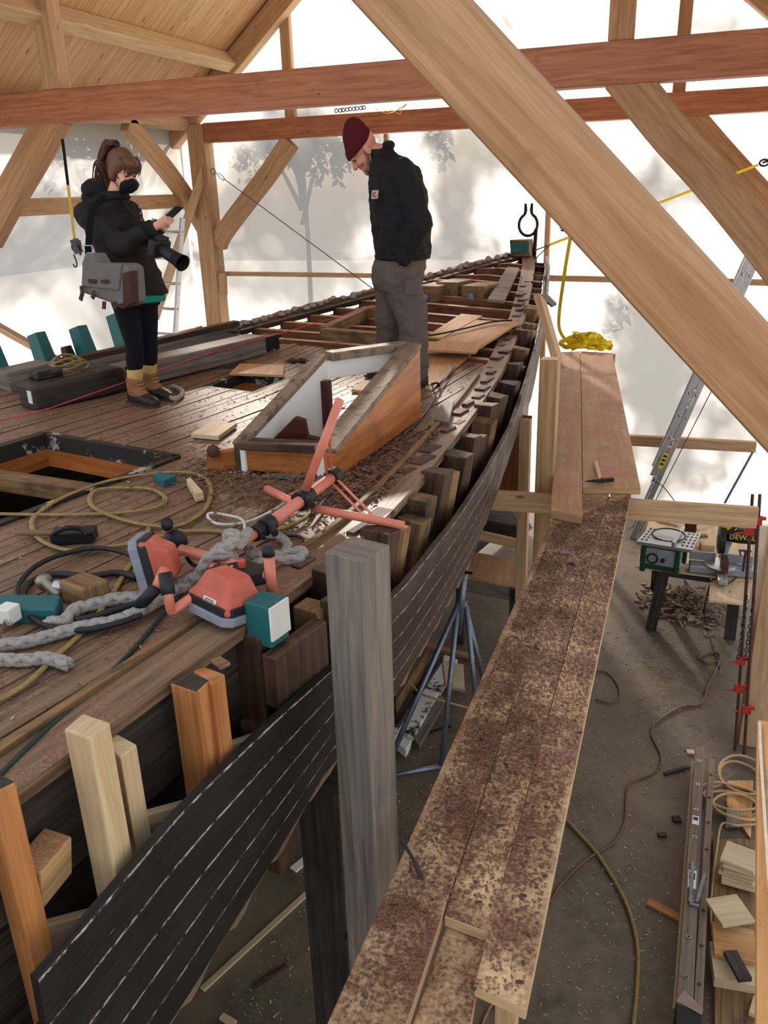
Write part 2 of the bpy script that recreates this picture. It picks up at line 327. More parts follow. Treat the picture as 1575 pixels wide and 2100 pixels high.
def hairm(name, a, b):
    n = NT(name); uv = n.uv(); g = n.noise(n.map(uv, (6, 60, 1)), 3, 4); n.bsdf(n.mix(g, a, b), .5, 0, g, .6, .01, .4)
hairm('hair_auburn', lin(58, 34, 26), lin(122, 78, 52)); hairm('beard', lin(90, 66, 56), lin(140, 108, 92))
def ropem():
    n = NT('rope'); o = n.obj(); g = n.noise(o, 110, 4, .7); n.bsdf(n.mix(g, lin(112, 102, 96), lin(196, 186, 176)), .9, 0, g, .8, .006, .1)
ropem()
# ------------------------------------------------------------------ the hall
Y2, Y1 = 11.4, 7.6         # front faces of the far frame and the next one
def roofz(X): return 6.17+.81*((X if X < -2.85 else -5.7-X)+6.55)
def struct(o): return tag(o, kind='structure')
# floor and outside ground
m = MB(); m.slab([(-7.6, -4, 0), (2.6, -4, 0), (2.6, 11.9, 0), (-7.6, 11.9, 0)], .1); struct(m.build('floor', 'floor_dirt'))
m = MB(); m.slab([(-45, -30, -.12), (45, -30, -.12), (45, 60, -.12), (-45, 60, -.12)], .05); struct(m.build('ground', 'outside_ground'))
# plastic sheeting walls (thin film, built as a real thin shell on the outside of the frame)
def sheet(name, fn, nu, nv):
    m = MB(); i0 = m.add([fn(i/nu, j/nv) for j in range(nv+1) for i in range(nu+1)])
    for j in range(nv):
        for i in range(nu): a = i0+j*(nu+1)+i; m.face((a, a+1, a+nu+2, a+nu+1))
    return struct(m.build(name, 'plastic_sheeting', smooth=True))
def rip(a, b): return .02*math.sin(a*2.1+1.3*math.sin(b*1.7))+.012*math.sin(a*5.3-b*2.2)
def backf(u, v):
    X = -7.45+9.2*u; z = .02+(roofz(X)-.05)*v; return V((X, 11.72+rip(X, z), z))
sheet('wall_back', backf, 60, 44)
sheet('wall_left', lambda u, v: V((-7.45+rip(u*10, v*5), 11.7-8.4*u, .02+5.42*v)), 60, 30)
# boarded roof, two slopes
m = MB()
for sx in (1, -1):
    a = [(-7.75, 4.0), (-2.85, 4.0), (-2.85, 11.8), (-7.75, 11.8)]; q = [V((x if sx > 0 else -5.7-x, y, roofz(x))) for x, y in a]
    L = (q[1]-q[0]).length; i = m.add(q); m.face((i, i+1, i+2, i+3) if sx < 0 else (i+3, i+2, i+1, i), [(0, 0), (L, 0), (L, 12.4), (0, 12.4)] if sx < 0 else [(0, 12.4), (L, 12.4), (L, 0), (0, 0)])
    i = m.add([p+V((0, 0, .06)) for p in q]); m.face((i, i+1, i+2, i+3) if sx > 0 else (i+3, i+2, i+1, i), [(0, 0), (L, 0), (L, 12.4), (0, 12.4)])
struct(m.build('ceiling', 'ceiling_boards'))
def timber(name, mat, pts, w, h, label, cat, up=(0, 0, 1), group=None, sc_=None, bev=.012):
    m = MB(); m.path(pts, w, h, up, 0, sc_); return tag(m.build(name, mat, None, bev), label, cat, group, 'thing')
# tie beams
timber('tie_beam', 'fir_red', [(-6.85, Y2+.1, 5.30), (1.75, Y2+.1, 5.30)], .2, .26, 'reddish tie beam against the plastic end wall, behind the man in the beanie', 'beam')
timber('tie_beam', 'fir_red', [(-7.3, Y1+.1, 5.325), (1.75, Y1+.1, 5.325)], .2, .31, 'thick reddish tie beam crossing overhead in front of the boarded roof', 'beam')
# posts of the side wall, end wall post, eave plate
timber('corner_post', 'pine', [(-6.99, Y2+.13, 0), (-6.99, Y2+.13, 5.42)], .27, .27, 'tall square corner post where the two plastic walls meet', 'post', (1, 0, 0))
timber('corner_post', 'pine', [(1.45, Y2+.13, 0), (1.45, Y2+.13, 5.17)], .2, .2, 'square post behind the leaning aluminium ladder', 'post', (1, 0, 0))
timber('corner_post', 'pine', [(1.6, Y1+.13, 0), (1.6, Y1+.13, 5.17)], .2, .2, 'square post under the far end of the thick tie beam', 'post', (1, 0, 0))
timber('eave_plate', 'pine', [(-7.2, 3.6, 5.43), (-7.2, 11.7, 5.43)], .24, .16, 'long pale plate along the foot of the roof boards', 'beam')
def bxl(y0, x0, X): return ax(x0, y0, X)
a, b = ax(200, 419, -7.22), ax(372, 412, -7.22); d = (b-a)/(b.y-a.y); timber('wall_girt', 'pine', [a+d*(7.9-a.y), a+d*(11.38-a.y)], .06, .19, 'horizontal rail behind the woman at shoulder height', 'rail')
a, b = ax(60, 778, -7.22), ax(428, 676, -7.22); d = (b-a)/(b.y-a.y); timber('wall_girt', 'pine', [a+d*(5.2-a.y), a+d*(11.38-a.y)], .08, .2, 'low horizontal rail running behind the teal stanchions', 'rail')
a, b = ax(0, 672, -7.3), ax(150, 757, -7.3); timber('wall_brace', 'pine', [a-(b-a)*.5, b+(b-a)*.1], .05, .17, 'sloping brace board on the plastic wall by the teal stanchions', 'brace', (1, 0, 0))
# curved knee braces
def knee(pxs, Y, w, h, mat, label, X=None, k=6, ext=None):
    pts = spline([ay(x, y, Y) if X is None else ax(x, y, X) for x, y in pxs], k)
    if ext: d_ = (pts[-1]-pts[-2]).normalized(); pts.append(pts[-1]+d_*max(.05, (ext-pts[-1].x)/d_.x))
    up = (0, 1, 0) if X is None else (1, 0, 0)
    return timber('knee_brace', mat, pts, h, w, label, 'brace', up)
knee([(258, 252), (330, 335), (382, 405), (424, 478)], 0, .14, .24, 'pine', 'curved brace from the eave plate to the corner post', -7.15)
knee([(596, 290), (548, 360), (506, 415), (458, 480), (448, 505)], Y2+.1, .15, .25, 'pine', 'curved brace between the corner post and the end wall tie beam')
knee([(118, 232), (60, 335), (14, 415), (-26, 490)], Y1+.1, .18, .31, 'spruce_brace', 'broad curved brace below the thick tie beam, beside the hanging ratchet strap')
knee([(1275, 150), (1370, 268), (1470, 380), (1600, 545), (1680, 660)], Y1+.1, .16, .32, 'spruce_brace', 'dark edged curved brace hanging from the thick tie beam, crossing the yellow strap', ext=1.5)
knee([(1408, 225), (1490, 320), (1600, 440), (1640, 490)], Y2+.1, .14, .27, 'spruce_brace', 'curved brace under the end wall tie beam, partly behind another brace', ext=1.36)
bd = (ay(1700, 931, 1.87)-ay(760, -94, 1.87)).normalized(); b0 = ay(760, -94, 1.87); b0 = b0-bd*((5.2-b0.z)/-bd.z); b1 = b0+bd*((.80-b0.x)/bd.x)
nf = thing('knee_brace', 'timber frame whose huge diagonal brace with dark knots crosses right by the camera', 'brace', b0); m = MB(); m.path([b0, b0.lerp(b1, .5), b1], .16, .15, (0, 1, 0)); m.build('brace_timber', 'spruce_brace', nf, .02)
m = MB(); m.path([(.88, 1.87, 0), (.88, 1.87, 5.2)], .18, .18, (0, 1, 0)); m.build('post_timber', 'pine', nf, .01); m = MB(); m.beam((-3.2, 1.87, 5.33), (1.2, 1.87, 5.33), .2, .28); m.build('tie_timber', 'fir_red', nf, .01)  # unseen post and tie beam that the brace joins
# rafters, purlin, studs
def rafter(Y, s, label):
    f = lambda X: V((X if s > 0 else -5.7-X, Y, roofz(X)-.19))
    timber('rafter', 'pine', [f(-7.5), f(-2.95)], .2, .26, label, 'rafter', (0, 0, 1))
rafter(Y2+.12, 1, 'sloping rafter at the end of the boarded roof'); rafter(Y2+.12, -1, 'rafter on the unlit roof slope at the top corner of the end wall')
pp = march(380, 105, lambda p: p.z-(roofz(p.x)-.16), 3, 14, 1200); timber('purlin', 'pine_pale', [(pp.x, 4.0, pp.z), (pp.x, Y2+.1, pp.z)], .16, .22, 'pale purlin running along under the roof boards', 'beam', (.63, 0, -.78))
def stud(px, py, Y, w, z0, z1, label, mat='pine', d=.12):
    X = ay(px, py, Y).x; z1 = roofz(X)-.1 if z1 is None else z1
    timber('wall_stud', mat, [(X, Y+d/2, z0), (X, Y+d/2, z1)], w, d, label, 'stud', (0, 1, 0))
stud(92, 100, Y1+.02, .19, 5.48, None, 'strut standing on the thick tie beam against the roof boards', 'pine', .2)
stud(1274, 40, Y1+.02, .19, 5.48, None, 'strut standing on the thick tie beam against bright plastic', 'spruce_brace', .2)
stud(583, 70, Y2+.2, .15, 5.43, None, 'slim gable stud above the knotted strut of the far frame', 'pine', .1)
stud(1405, 40, Y2+.2, .15, 5.43, None, 'slim gable stud beside a thicker strut', 'spruce_brace', .1)
stud(790, 280, Y2+.2, .06, .1, 5.17, 'thin end wall stud behind the head of the man', 'pine', .09)
stud(1121, 500, Y2+.2, .07, .1, 5.17, 'thin end wall stud just beyond the iron ring of the bow', 'pine', .09)
def rail(x0, y0, x1, y1, Y, h, label, grow=0):
    a, b = ay(x0, y0, Y), ay(x1, y1, Y); timber('wall_girt', 'pine', [a, b+(b-a)*grow], .09, h, label, 'rail', (0, 0, 1), None, None, .004)
rail(455, 561, 1130, 570, Y2+.12, .06, 'thin rail on the end wall between the corner post and the bow'); rail(1116, 570, 1560, 579, Y2+.1, .075, 'thin rail on the end wall past the bow, behind the yellow strap', .1)
rail(1285, 902, 1545, 916, Y2+.1, .14, 'lower rail of the end wall, behind the leaning ladder', .02)
timber('rail_block', 'pine', [ay(457, 560, Y2+.02), ay(459, 605, Y2+.02)], .12, .05, 'small block under the rail on the corner post', 'block', (0, 1, 0))
timber('brace_board', 'pine_pale', [ax(424, 330, -6.93), ax(318, 650, -6.93)], .035, .17, 'slanting pale board nailed to the corner post, behind the ladder', 'board', (0, -.7, .7))
# hardware hanging from the frame
m = MB(); e = ay(437, 352, Y2); m.tube([e+V((.04*math.cos(i*.6), 0, .04*math.sin(i*.6))) for i in range(11)], .008, 6, closed=True); sh = ay(452, 362, Y2-.05)
m.tube(spline([e+V((.03, 0, -.01)), sh+V((0, 0, .03)), sh+V((.06, 0, -.02)), sh+V((.03, 0, -.05)), e+V((.05, 0, -.03))], 5), .006, 6); tag(m.build('eye_bolt', 'galvanised', None, 0, True), 'eye bolt and shackle on the corner post', 'eye bolt')
m = MB(); m.tube([sh+V((.05, 0, -.03)), dk(775, 600, .02)], .006, 6); tag(m.build('guy_wire', 'wire'), 'thin steel stay from the corner post down to the boat', 'wire')
st0, st1 = ay(128, 285, Y1-.1), ay(153, 490, Y1-.1)
rs = thing('ratchet_strap', 'ratchet strap with hook hanging beside the woman', 'strap', st0)
m = MB(); m.path([st0, st0.lerp(st1, .45)], .035, .004, (0, 1, 0)); m.build('webbing', 'strap_black', rs); m = MB(); m.path([st0.lerp(st1, .45), st1], .035, .004, (0, 1, 0)); m.build('webbing', 'yellow_dull', rs)
m = MB(); q = ay(157, 505, Y1-.1); m.box(q, (.035, 0, .01), (0, .03, 0), (-.02, 0, .07)); m.tube([q+V((-.05, 0, .05)), q+V((-.06, 0, -.02)), q+V((-.02, 0, -.07))], .012, 6); m.tube([q+V((.05, 0, .06)), q+V((.055, 0, -.03)), q+V((.03, 0, -.09))], .012, 6); m.build('ratchet', 'gunmetal', rs, .004)
q = ay(154, 540, Y1-.1); m = MB(); m.tube(spline([q+V((.0, 0, .09)), q+V((.02, 0, .02)), q+V((.015, 0, -.03)), q+V((-.015, 0, -.035)), q+V((-.025, 0, -.005))], 5), .008, 6); m.build('hook', 'gunmetal', rs)
m = MB(); c0 = ay(690, 228, Y1+.5)
for i in range(9): q = ay(690+i*7, 227-i*.8, Y1+.4); m.tube([q+V((.02*math.cos(k), .012*(i % 2), .016*math.sin(k))) for k in range(6)], .005, 5, closed=True)
tag(m.build('hanging_chain', 'iron'), 'short dark chain draped over the end wall tie beam', 'chain')
m = MB()
for i in range(3): m.tube(spline([ay(770+i*14, 222, Y2-.1), ay(780+i*20, 228+i*3, Y2-.12), ay(800+i*12, 232-i*4, Y2-.1), ay(835, 212, Y2-.1)], 5), .012, 6, flat=.3)
tag(m.build('webbing_bundle', 'yellow'), 'bundle of yellow webbing on the end wall tie beam', 'strap')
# ------------------------------------------------------------------ the boat
boat = thing('wooden_boat', 'large old wooden sailing boat under repair, black planked hull, open deck', 'boat', (-3.3, 5, 0))
HOLES = [(-.30, .84, -2.25, -1.03), (-.27, .21, .42, .88)]; RH = (1.32, -.05, .10); FORE = 1.78
def cutspans(s0, s1, t):
    sp = [(s0, s1)]
    for h in HOLES+[None]:
        if h: a, b = h[2], h[3]; ok = h[0] < t < h[1]
        else: dd = RH[2]**2-(t-RH[1])**2; ok = dd > 0; q = math.sqrt(max(dd, 0)); a, b = RH[0]-q, RH[0]+q
        if ok:
            o = []
            for x, y in sp:
                if b <= x or a >= y: o.append((x, y)); continue
                if a > x: o.append((x, a))
                if b < y: o.append((b, y))
            sp = o
    return sp
m = MB(); PW = .074; t = -2.45
while t < 2.6:
    tc = t+PW/2; w = abs(tc-.1); s0 = -6
    s1 = next((s_/50 for s_ in range(-300, 300) if s_ > -40 and hb(s_/50) < w+.12), FORE) if w < 2.32 else None
    if w < 2.32:
        if w > 2.1: s1 = next((s_/50 for s_ in range(-160, 300) if hb(s_/50) < w+.12), FORE)
        for a, b in cutspans(s0, min(s1, FORE+R(-.03, .03)), tc):
            if b-a < .04: continue
            n = max(1, int((b-a)/.6)); hh = R(-.004, .003)
            m.path([bp(a+(b-a)*i/n, tc, -.025+hh) for i in range(n+1)], PW-.006, .05)
    t += PW
m.build('deck_planking', 'deck', boat)
# covering boards along both edges
for sg, nm in ((1, 'old_oak'), (-1, 'old_oak')):
    m = MB(); pts = [bp(s_/10, (.1+sg*(hb(s_/10)-.07)), -.012) for s_ in range(-60, 61, 3)]; m.path(pts, .15, .045); m.build('covering_board', 'deck' if sg > 0 else 'old_oak', boat)
m = MB(); m.path([bp(s_/10, sb(s_/10)-.16, .018) for s_ in range(-34, 17, 3)], .03, .03); m.build('margin_batten', 'old_oak_pale', boat, .004)
# inner side planking below the deck edge (dark), and lower hull
def hullstrip(tf, zf, s_list, name, mat, parent=boat, vlast=True, th=.03, m=None):
    """one strake between height fractions; tf(s,k) outboard offset, zf(s,k) height for k=0 top,1 bottom"""
    m = MB(); n = len(s_list); L = 0; ou = R(0, 30)
    a = m.add([bz(s_, sb(s_)+tf(s_, 0), zf(s_, 0)) for s_ in s_list]); b = m.add([bz(s_, sb(s_)+tf(s_, 1), zf(s_, 1)) for s_ in s_list])
    c = m.add([bz(s_, sb(s_)+tf(s_, 0)-th, zf(s_, 0)) for s_ in s_list]); d = m.add([bz(s_, sb(s_)+tf(s_, 1)-th, zf(s_, 1)) for s_ in s_list])
    for i in range(n-1):
        u0, u1 = s_list[i]+ou, s_list[i+1]+ou
        m.face((b+i, b+i+1, a+i+1, a+i), [(u0, 0), (u1, 0), (u1, 1), (u0, 1)]); m.face((a+i, a+i+1, c+i+1, c+i), [(u0, .5), (u1, .5), (u1, .4), (u0, .4)])
        m.face((c+i, c+i+1, d+i+1, d+i), [(u0, .3), (u1, .3), (u1, .5), (u0, .5)]); m.face((d+i, d+i+1, b+i+1, b+i), [(u0, .5), (u1, .5), (u1, .4), (u0, .4)])
    m.face((a, c, d, b)); m.face((b+n-1, d+n-1, c+n-1, a+n-1)); return m.build(name, mat, parent)
SA = [-4.2, -3.47, -2.96, -2.54, -2.1, -1.7, -1.1, -.5, .07, .96, 1.6, 2.4, 3.3, 4.5, 5.5, 6.1]
ZT = [2.66, 2.71, 2.80, 2.81, 2.80, 2.87, 2.87, 2.84, 2.83, 2.87, 3.02, 3.13, 3.22, 3.38, 3.55, 3.63]
ZB = [1.75, 1.90, 2.02, 2.14, 2.27, 2.26, 2.27, 2.26, 2.24, 2.36, 2.5, 2.5, 2.5, 2.5, 2.5, 2.5]
NS = 5
def off(k): return .2-.1*(k/NS)**1.3
def dense(a, b, st_=.12): n = max(2, int((b-a)/st_)); return [a+(b-a)*i/n for i in range(n+1)]
for k in range(NS):
    zf = lambda s_, j, k=k: interp(s_, SA, ZT)+(interp(s_, SA, ZB)-interp(s_, SA, ZT))*(k+j)/NS
    tf = lambda s_, j, k=k: off(k+j)
    s0 = -3.5-.02*k
    hullstrip(tf, zf, dense(s0, -1.75), 'hull_strake', 'hull_black'); hullstrip(tf, zf, dense(-1.748, 6.05, .2), 'hull_strake', 'hull_brown')
    if k > 1: hullstrip(tf, zf, dense(-4.6, s0-.004), 'hull_strake', 'weathered_shade_dark')
# ragged raw edge under the lowest strake
hullstrip(lambda s_, j: .1-.02*j, lambda s_, j: interp(s_, SA, ZB)-(.0 if j == 0 else .05+.02*math.sin(s_*23)+.012*math.sin(s_*51)), dense(-3.4, 1.5, .05), 'torn_edge', 'flk' if False else 'rotten_white')
# bilge: sweeps in to the keel
m = MB(); ss = dense(-6, 6.1, .4); prof = [(1.0, 0), (.72, .42), (.3, .75), (.03, .95)]
rows = [[bz(s_, .1+(sb(s_)-.1+.05)*f, (interp(s_, SA, ZB)-.03)*(1-g)+.55*g) for s_ in ss] for f, g in prof]
for r0, r1 in zip(rows[:-1], rows[1:]):
    a = m.add(r0); b = m.add(r1)
    for i in range(len(ss)-1): m.face((b+i, b+i+1, a+i+1, a+i), [(ss[i], 0), (ss[i+1], 0), (ss[i+1], .8), (ss[i], .8)])
rows = [[bz(s_, .1-(hb(s_)+.12)*f, zz*(1-g)+.55*g) for s_ in ss] for (f, g), zz in zip([(1.04, 0), (1.0, .25), (.72, .55), (.3, .8), (.03, .95)], [2.95]*5)]
for r0, r1 in zip(rows[:-1], rows[1:]):
    a = m.add(r0); b = m.add(r1)
    for i in range(len(ss)-1): m.face((a+i, a+i+1, b+i+1, b+i), [(ss[i], 0), (ss[i+1], 0), (ss[i+1], .8), (ss[i], .8)])
m.build('bilge_planking', 'weathered_shade_dark', boat)
m = MB(); m.beam(bz(-6, .1, .42), bz(6.0, .1, .42), .22, .5); m.build('keel', 'weathered_shade_dark', boat)
m = MB(); m.path([bz(s_, sb(s_)-.06, dz(bz(s_, 0, 0).y)-.22) for s_ in dense(-4.5, 6, .4)], .05, .3); m.path([bz(s_, sb(s_)-.1, dz(bz(s_, 0, 0).y)-.62) for s_ in dense(-4.5, 5.5, .4)], .05, .4); m.build('beam_shelf', 'weathered_shade_dark', boat)
m = MB(); m.path([bz(s_, pb(s_)+.06, dz(bz(s_, 0, 0).y)-.25) for s_ in dense(-4.5, 6, .4)], .06, .35); m.build('beam_shelf', 'weathered_shade_dark', boat)
# port sheer strake (its ragged top edge shows forward)
m = MB(); m.path([bp(s_, pb(s_)-.06, -.02+R(-.012, .02)) for s_ in dense(-5, 6.05, .09)], .1, .1); m.build('port_rail', 'old_oak_pale', boat)
m = MB()
for s_ in dense(1.7, 6, .1): m.ball(bp(s_, pb(s_)-.03+R(-.04, .04), .03), (.04, 0, 0), (0, .05, 0), (0, 0, R(.02, .045)), 0, 7, 5)
m.build('oakum_caulking', 'rope', boat, 0, True)['kind'] = 'stuff'
# deck beams across the open foredeck, and a few below the hatch
for i in range(13):
    s_ = 1.86+.335*i
    if s_ > 5.75: break
    w = hb(s_)-.1; h0 = -.08+R(-.015, .015); skip = .5 < 0
    m = MB(); m.path([bp(s_, .1-w, h0), bp(s_+R(-.02, .02), .1, h0+.02), bp(s_, .1+w, h0)], .085, .15); m.build('deck_beam', 'beam_dusty', boat, .004)
for s_ in (-3.4, -2.9, -2.33, -.95, -.5, .34, .96): m = MB(); m.path([bp(s_, .1-hb(s_)+.1, -.13), bp(s_, .1+hb(s_)-.12, -.13)], .1, .14); m.build('deck_beam', 'old_oak', boat)
# dark slab added in the hold, coloured to make the openings look shaded
m = MB(); m.slab([bz(-4.4, -1.6, 1.25), bz(5.4, -.25, 1.25), bz(5.4, .45, 1.25), bz(-4.4, 1.75, 1.25)], .05); m.build('hold_shade_slab', 'weathered_shade_dark', boat)
# hatch coamings below deck level
def coaming(h, name, d1, d2, up=0.012):
    t0, t1, s0, s1 = h; c = [(s0, t0), (s0, t1), (s1, t1), (s1, t0)]
    for i in range(4):
        a, b = c[i], c[(i+1) % 4]; m = MB(); m.beam(bp(*a, up-d1/2), bp(*b, up-d1/2), .05, d1); m.build('hatch_coaming', 'black_flaked', boat)
        if d2: m = MB(); m.beam(bp(*a, up-d1-d2/2), bp(*b, up-d1-d2/2), .06, d2); m.build('hatch_carlin', 'varnish_brown', boat)
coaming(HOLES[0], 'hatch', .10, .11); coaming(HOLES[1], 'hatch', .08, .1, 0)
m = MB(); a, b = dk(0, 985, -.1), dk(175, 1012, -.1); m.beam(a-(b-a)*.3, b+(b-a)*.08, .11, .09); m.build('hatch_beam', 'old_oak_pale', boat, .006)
m = MB(); m.tube([bp(RH[0]+RH[2]*math.cos(i*.4), RH[1]+RH[2]*math.sin(i*.4), -.03) for i in range(16)], .02, 6, closed=True); m.build('mast_partner', 'old_oak', boat)
# foredeck hatch frame by the man and the bitt blocks near the bow
for a, b in (((664, 686), (778, 696)), ((664, 683), (756, 640)), ((756, 640), (830, 643))): m = MB(); m.beam(dk(*a, .04), dk(*b, .04), .1, .12); m.build('foredeck_carlin', 'old_oak_pale', boat, .006)
for x, y in ((893, 600), (933, 592), (985, 600)):
    p = dk(x, y+8, -.02); m = MB(); m.box(p+V((0, 0, .03)), BU*.2, BV*.13, (0, 0, .1)); q = m.build('bitt_block', 'old_oak_pale', boat, .01)
    m = MB(); m.tube([p+BU*-.2+V((0, 0, .02)), p+BU*-.225+V((0, 0, .02))], .035, 10); m.build('bolt_head', 'galvanised', boat)
# frames: doubled futtocks standing along the starboard edge
i = 0; s_ = -1.92
while s_ < 5.9:
    zt = dz(bz(s_, 0, 0).y)
    for k in range(2):
        s2 = s_+k*.125; h = zt+R(-.07, .05)-(.02 if k else 0); w = R(.105, .125); ta = sb(s2)-.005+R(-.02, .02); dpt = R(.13, .15)
        if s2 > 4: w *= .7; dpt *= .8
        P = [bz(s2-w/2, ta, h), bz(s2+w/2, ta, h-R(-.01, .02)), bz(s2+w/2, ta+dpt, h-R(0, .02)), bz(s2-w/2, ta+dpt, h-R(0, .02))]
        m = MB(); m.prism(P, (-.1, 0, -.6)); f = m.build('frame_timber', 'old_oak_pale' if random.random() < .55 else 'old_oak', boat, .006)
        if k == 0 and s_ < 2.2 and i % 2 == 0:
            c = bz(s2-w/2-.004, ta+dpt*.5, h-.16); m = MB(); m.tube([c, c-BU*.012], .014, 10); m.build('bolt_head', 'galvanised', f)
    s_ += .42 if s_ < 2.8 else .36; i += 1
# blocks between frame heads and deck edge
m = MB()
for k in range(34):
    s_ = -1.9+k*.2; l = R(.04, .09); p = bp(s_, sb(s_)-.06+R(-.04, .02), R(-.01, .012)); m.box(p, BU*l, BV*R(.02, .05), V((0, 0, R(.012, .02))))
m.build('edge_debris', 'old_oak', boat, .006)['kind'] = 'stuff'
# new timbers near the stern, sides of a few get their own look
def post_px(name, tops, zt, zbot, mat, capm=None, lean=(0, 0)):
    P = [az(x, y, zt) for x, y in tops]; m = MB(); m.prism(P, (lean[0], lean[1], zbot-zt), 0, None if capm is None else 1); return m.build(name, [mat]+([capm] if capm else []), boat, .006)
q = post_px('new_frame_timber', [(-60, 1592), (2, 1588), (33, 1602), (-20, 1628)], 3.15, 2.3, 'oregon_orange', 'weathered_shade_dark')
q = post_px('new_frame_timber', [(130, 1496), (170, 1462), (226, 1481), (185, 1514)], 3.16, 2.42, 'pine_pale'); q['label'] = 'pale new frame timber'
q = post_px('new_frame_timber', [(206, 1512), (240, 1504), (281, 1526), (247, 1554)], 3.0, 2.42, 'pine_pale'); q['label'] = 'pale new frame timber with red line'
m = MB(); a, b = az(240, 1532, 3.0), az(240, 1532, 2.4); m.beam(a+V((-.012, -.012, 0)), b+V((-.012, -.012, 0)), .006, .006, (1, 0, 0)); m.build('chalk_line', 'red_paint', q)
q = post_px('new_frame_timber', [(348, 1400), (386, 1377), (430, 1394), (402, 1419)], 3.06, 2.45, 'oregon_orange', 'weathered_shade_dark')
q = post_px('new_frame_timber', [(396, 1374), (422, 1367), (462, 1382), (436, 1402)], 3.06, 2.45, 'oregon_orange')
# starboard end pieces by the near post: black stub plank, torn oak, teal stanchion
def blk(cs, s0, s1, t0, t1, z0, z1, mat, name, bev=.006):
    m = MB(); m.prism([bz(s0, t0, z1), bz(s1, t0, z1), bz(s1, t1, z1), bz(s0, t1, z1)], (0, 0, z0-z1)); return m.build(name, mat, boat, bev)
blk(0, -2.42, -2.3, sb(-2.3)-.05, sb(-2.3)+.08, 2.0, 3.02, 'old_oak', 'frame_timber'); blk(0, -2.44, -2.14, sb(-2.3)+.1, sb(-2.3)+.16, 2.78, 2.98, 'old_oak', 'bulwark_plank')
blk(0, -2.14, -2.05, sb(-2.1)+.02, sb(-2.1)+.13, 2.4, 3.0, 'old_oak_pale', 'frame_timber'); blk(0, -2.1, -1.98, sb(-2)+.12, sb(-2)+.17, 2.72, 3.03, 'old_oak', 'bulwark_plank')
p = bz(-2.36, sb(-2.35)+.075, 2.99); ts = MB(); ts.prism([p-BU*.05-BV*.06, p+BU*.05-BV*.06, p+BU*.05+BV*.045, p-BU*.05+BV*.045], (0, 0, .155)); q = ts.build('bulwark_stanchion', 'teal_paint', boat, .006); q['label'] = 'teal stanchion with a white side'
m = MB(); m.beam(p+BV*.049+V((0, 0, .03)), p+BV*.049+V((0, 0, .152)), .1, .008, BV); m.build('white_side', 'white_paint', q)
# teal stanchions on the port side
for px, py in ((8, 788), (100, 757), (184, 742), (257, 712)):
    a = dk(px, py, 0); b = a+V((-.03, .02, .30)); b += V((-.06, 0, 0)); m = MB(); m.path([a, b], .16, .12, BU, 0, [1, .85]); m.build('bulwark_stanchion', 'teal_paint', boat, .008)
m = MB(); a = dk(146, 745, 0); m.path([a, a+V((-.03, 0, .15))], .1, .1, BU, 0, [1, .7]); m.build('bulwark_stump', 'old_oak', boat, .008)
# stem head and the iron ring at the bow
p = bp(5.98, .1, 0); m = MB(); m.prism([p-BU*.14-BV*.13, p+BU*.1-BV*.09, p+BU*.1+BV*.09, p-BU*.14+BV*.13], (-.02, 0, .2)); m.build('stem_head', 'old_oak_pale', boat, .01)
m = MB(); m.box(p+V((0, 0, .11))-BU*.15, BU*.012, BV*.12, V((0, 0, .06))); m.build('stem_paint', 'teal_paint', boat)
rc = p+V((.03, .02, .37)); m = MB(); m.tube([rc+V((.115*math.sin(a_), 0, -.13*math.cos(a_))) for a_ in [(-2.75+5.5*i/24) for i in range(25)]], .018, 8)
for sx in (-1, 1): m.tube([rc+V((.115*math.sin(2.75)*sx, 0, .12)), rc+V((.035*sx, 0, .17)), rc+V((.04*sx, 0, .25))], [.018, .022, .016], 8)
m.beam(rc+V((.1, 0, -.05)), rc+V((.09, 0, -.42)), .04, .05, (0, 1, 0)); m.build('cranse_iron', 'iron', boat, 0, True)
m = MB(); m.path([bz(6.1, .1, 3.62), bz(6.0, .1, 3.0), bz(5.5, .1, 1.6), bz(4.8, .1, .7)], .16, .25, BU); m.build('stem', 'old_oak', boat)
m = MB(); q = dk(1108, 610, 0); m.prism([q, q+V((.02, .25, 0)), q+V((.14, .2, -.1)), q+V((.12, 0, -.1))], (0, 0, .02)); m.build('chainplate', 'iron', boat)
# ------------------------------------------------------------------ scaffold
LZ = 2.4
def px_slab(name, mat, pxs, z, th, label, cat, group=None, bev=.004):
    m = MB(); m.slab([az(x, y, z) for x, y in pxs], th); return tag(m.build(name, mat, None, bev), label, cat, group)
def plank(name, mat, p0, p1, p2, p3, z, th, label, ext=0):
    """p0-p1 one long edge (near, far), p3-p2 the other"""
    a, b, c, d = az(*p0, z), az(*p1, z), az(*p2, z), az(*p3, z)
    b = b+(b-a).normalized()*.0; 
    if ext: a = a+(a-b).normalized()*ext; d = d+(d-c).normalized()*ext
    m = MB(); n = 8; ou, ov = R(0, 40), R(0, 40)
    m.slab([a, b, c, d], th); return tag(m.build(name, mat, None, .004), label, 'plank')
plank('scaffold_plank', 'scaffold', (670, 2100), (1138, 1052), (1176, 1062), (834, 2100), LZ, .042, 'lower scaffold plank along the hull, the inner one of three', .9)
plank('scaffold_plank', 'scaffold', (911, 1878), (1193, 1005), (1262, 960), (1002, 1912), LZ, .042, 'lower scaffold plank in the middle, its cut end set back between two others')
plank('scaffold_plank', 'scaffold', (972, 2020), (1265, 965), (1304, 965), (1079, 2070), LZ, .042, 'lower scaffold plank on the outer side, closest to the saw table')
a = az(838, 2140, LZ-.045); plank('scaffold_plank', 'scaffold', (835, 2130), (925, 1870), (1003, 1880), (962, 2120), LZ-.0435, .04, 'short scaffold board lying under the cut end of the middle plank', .5)
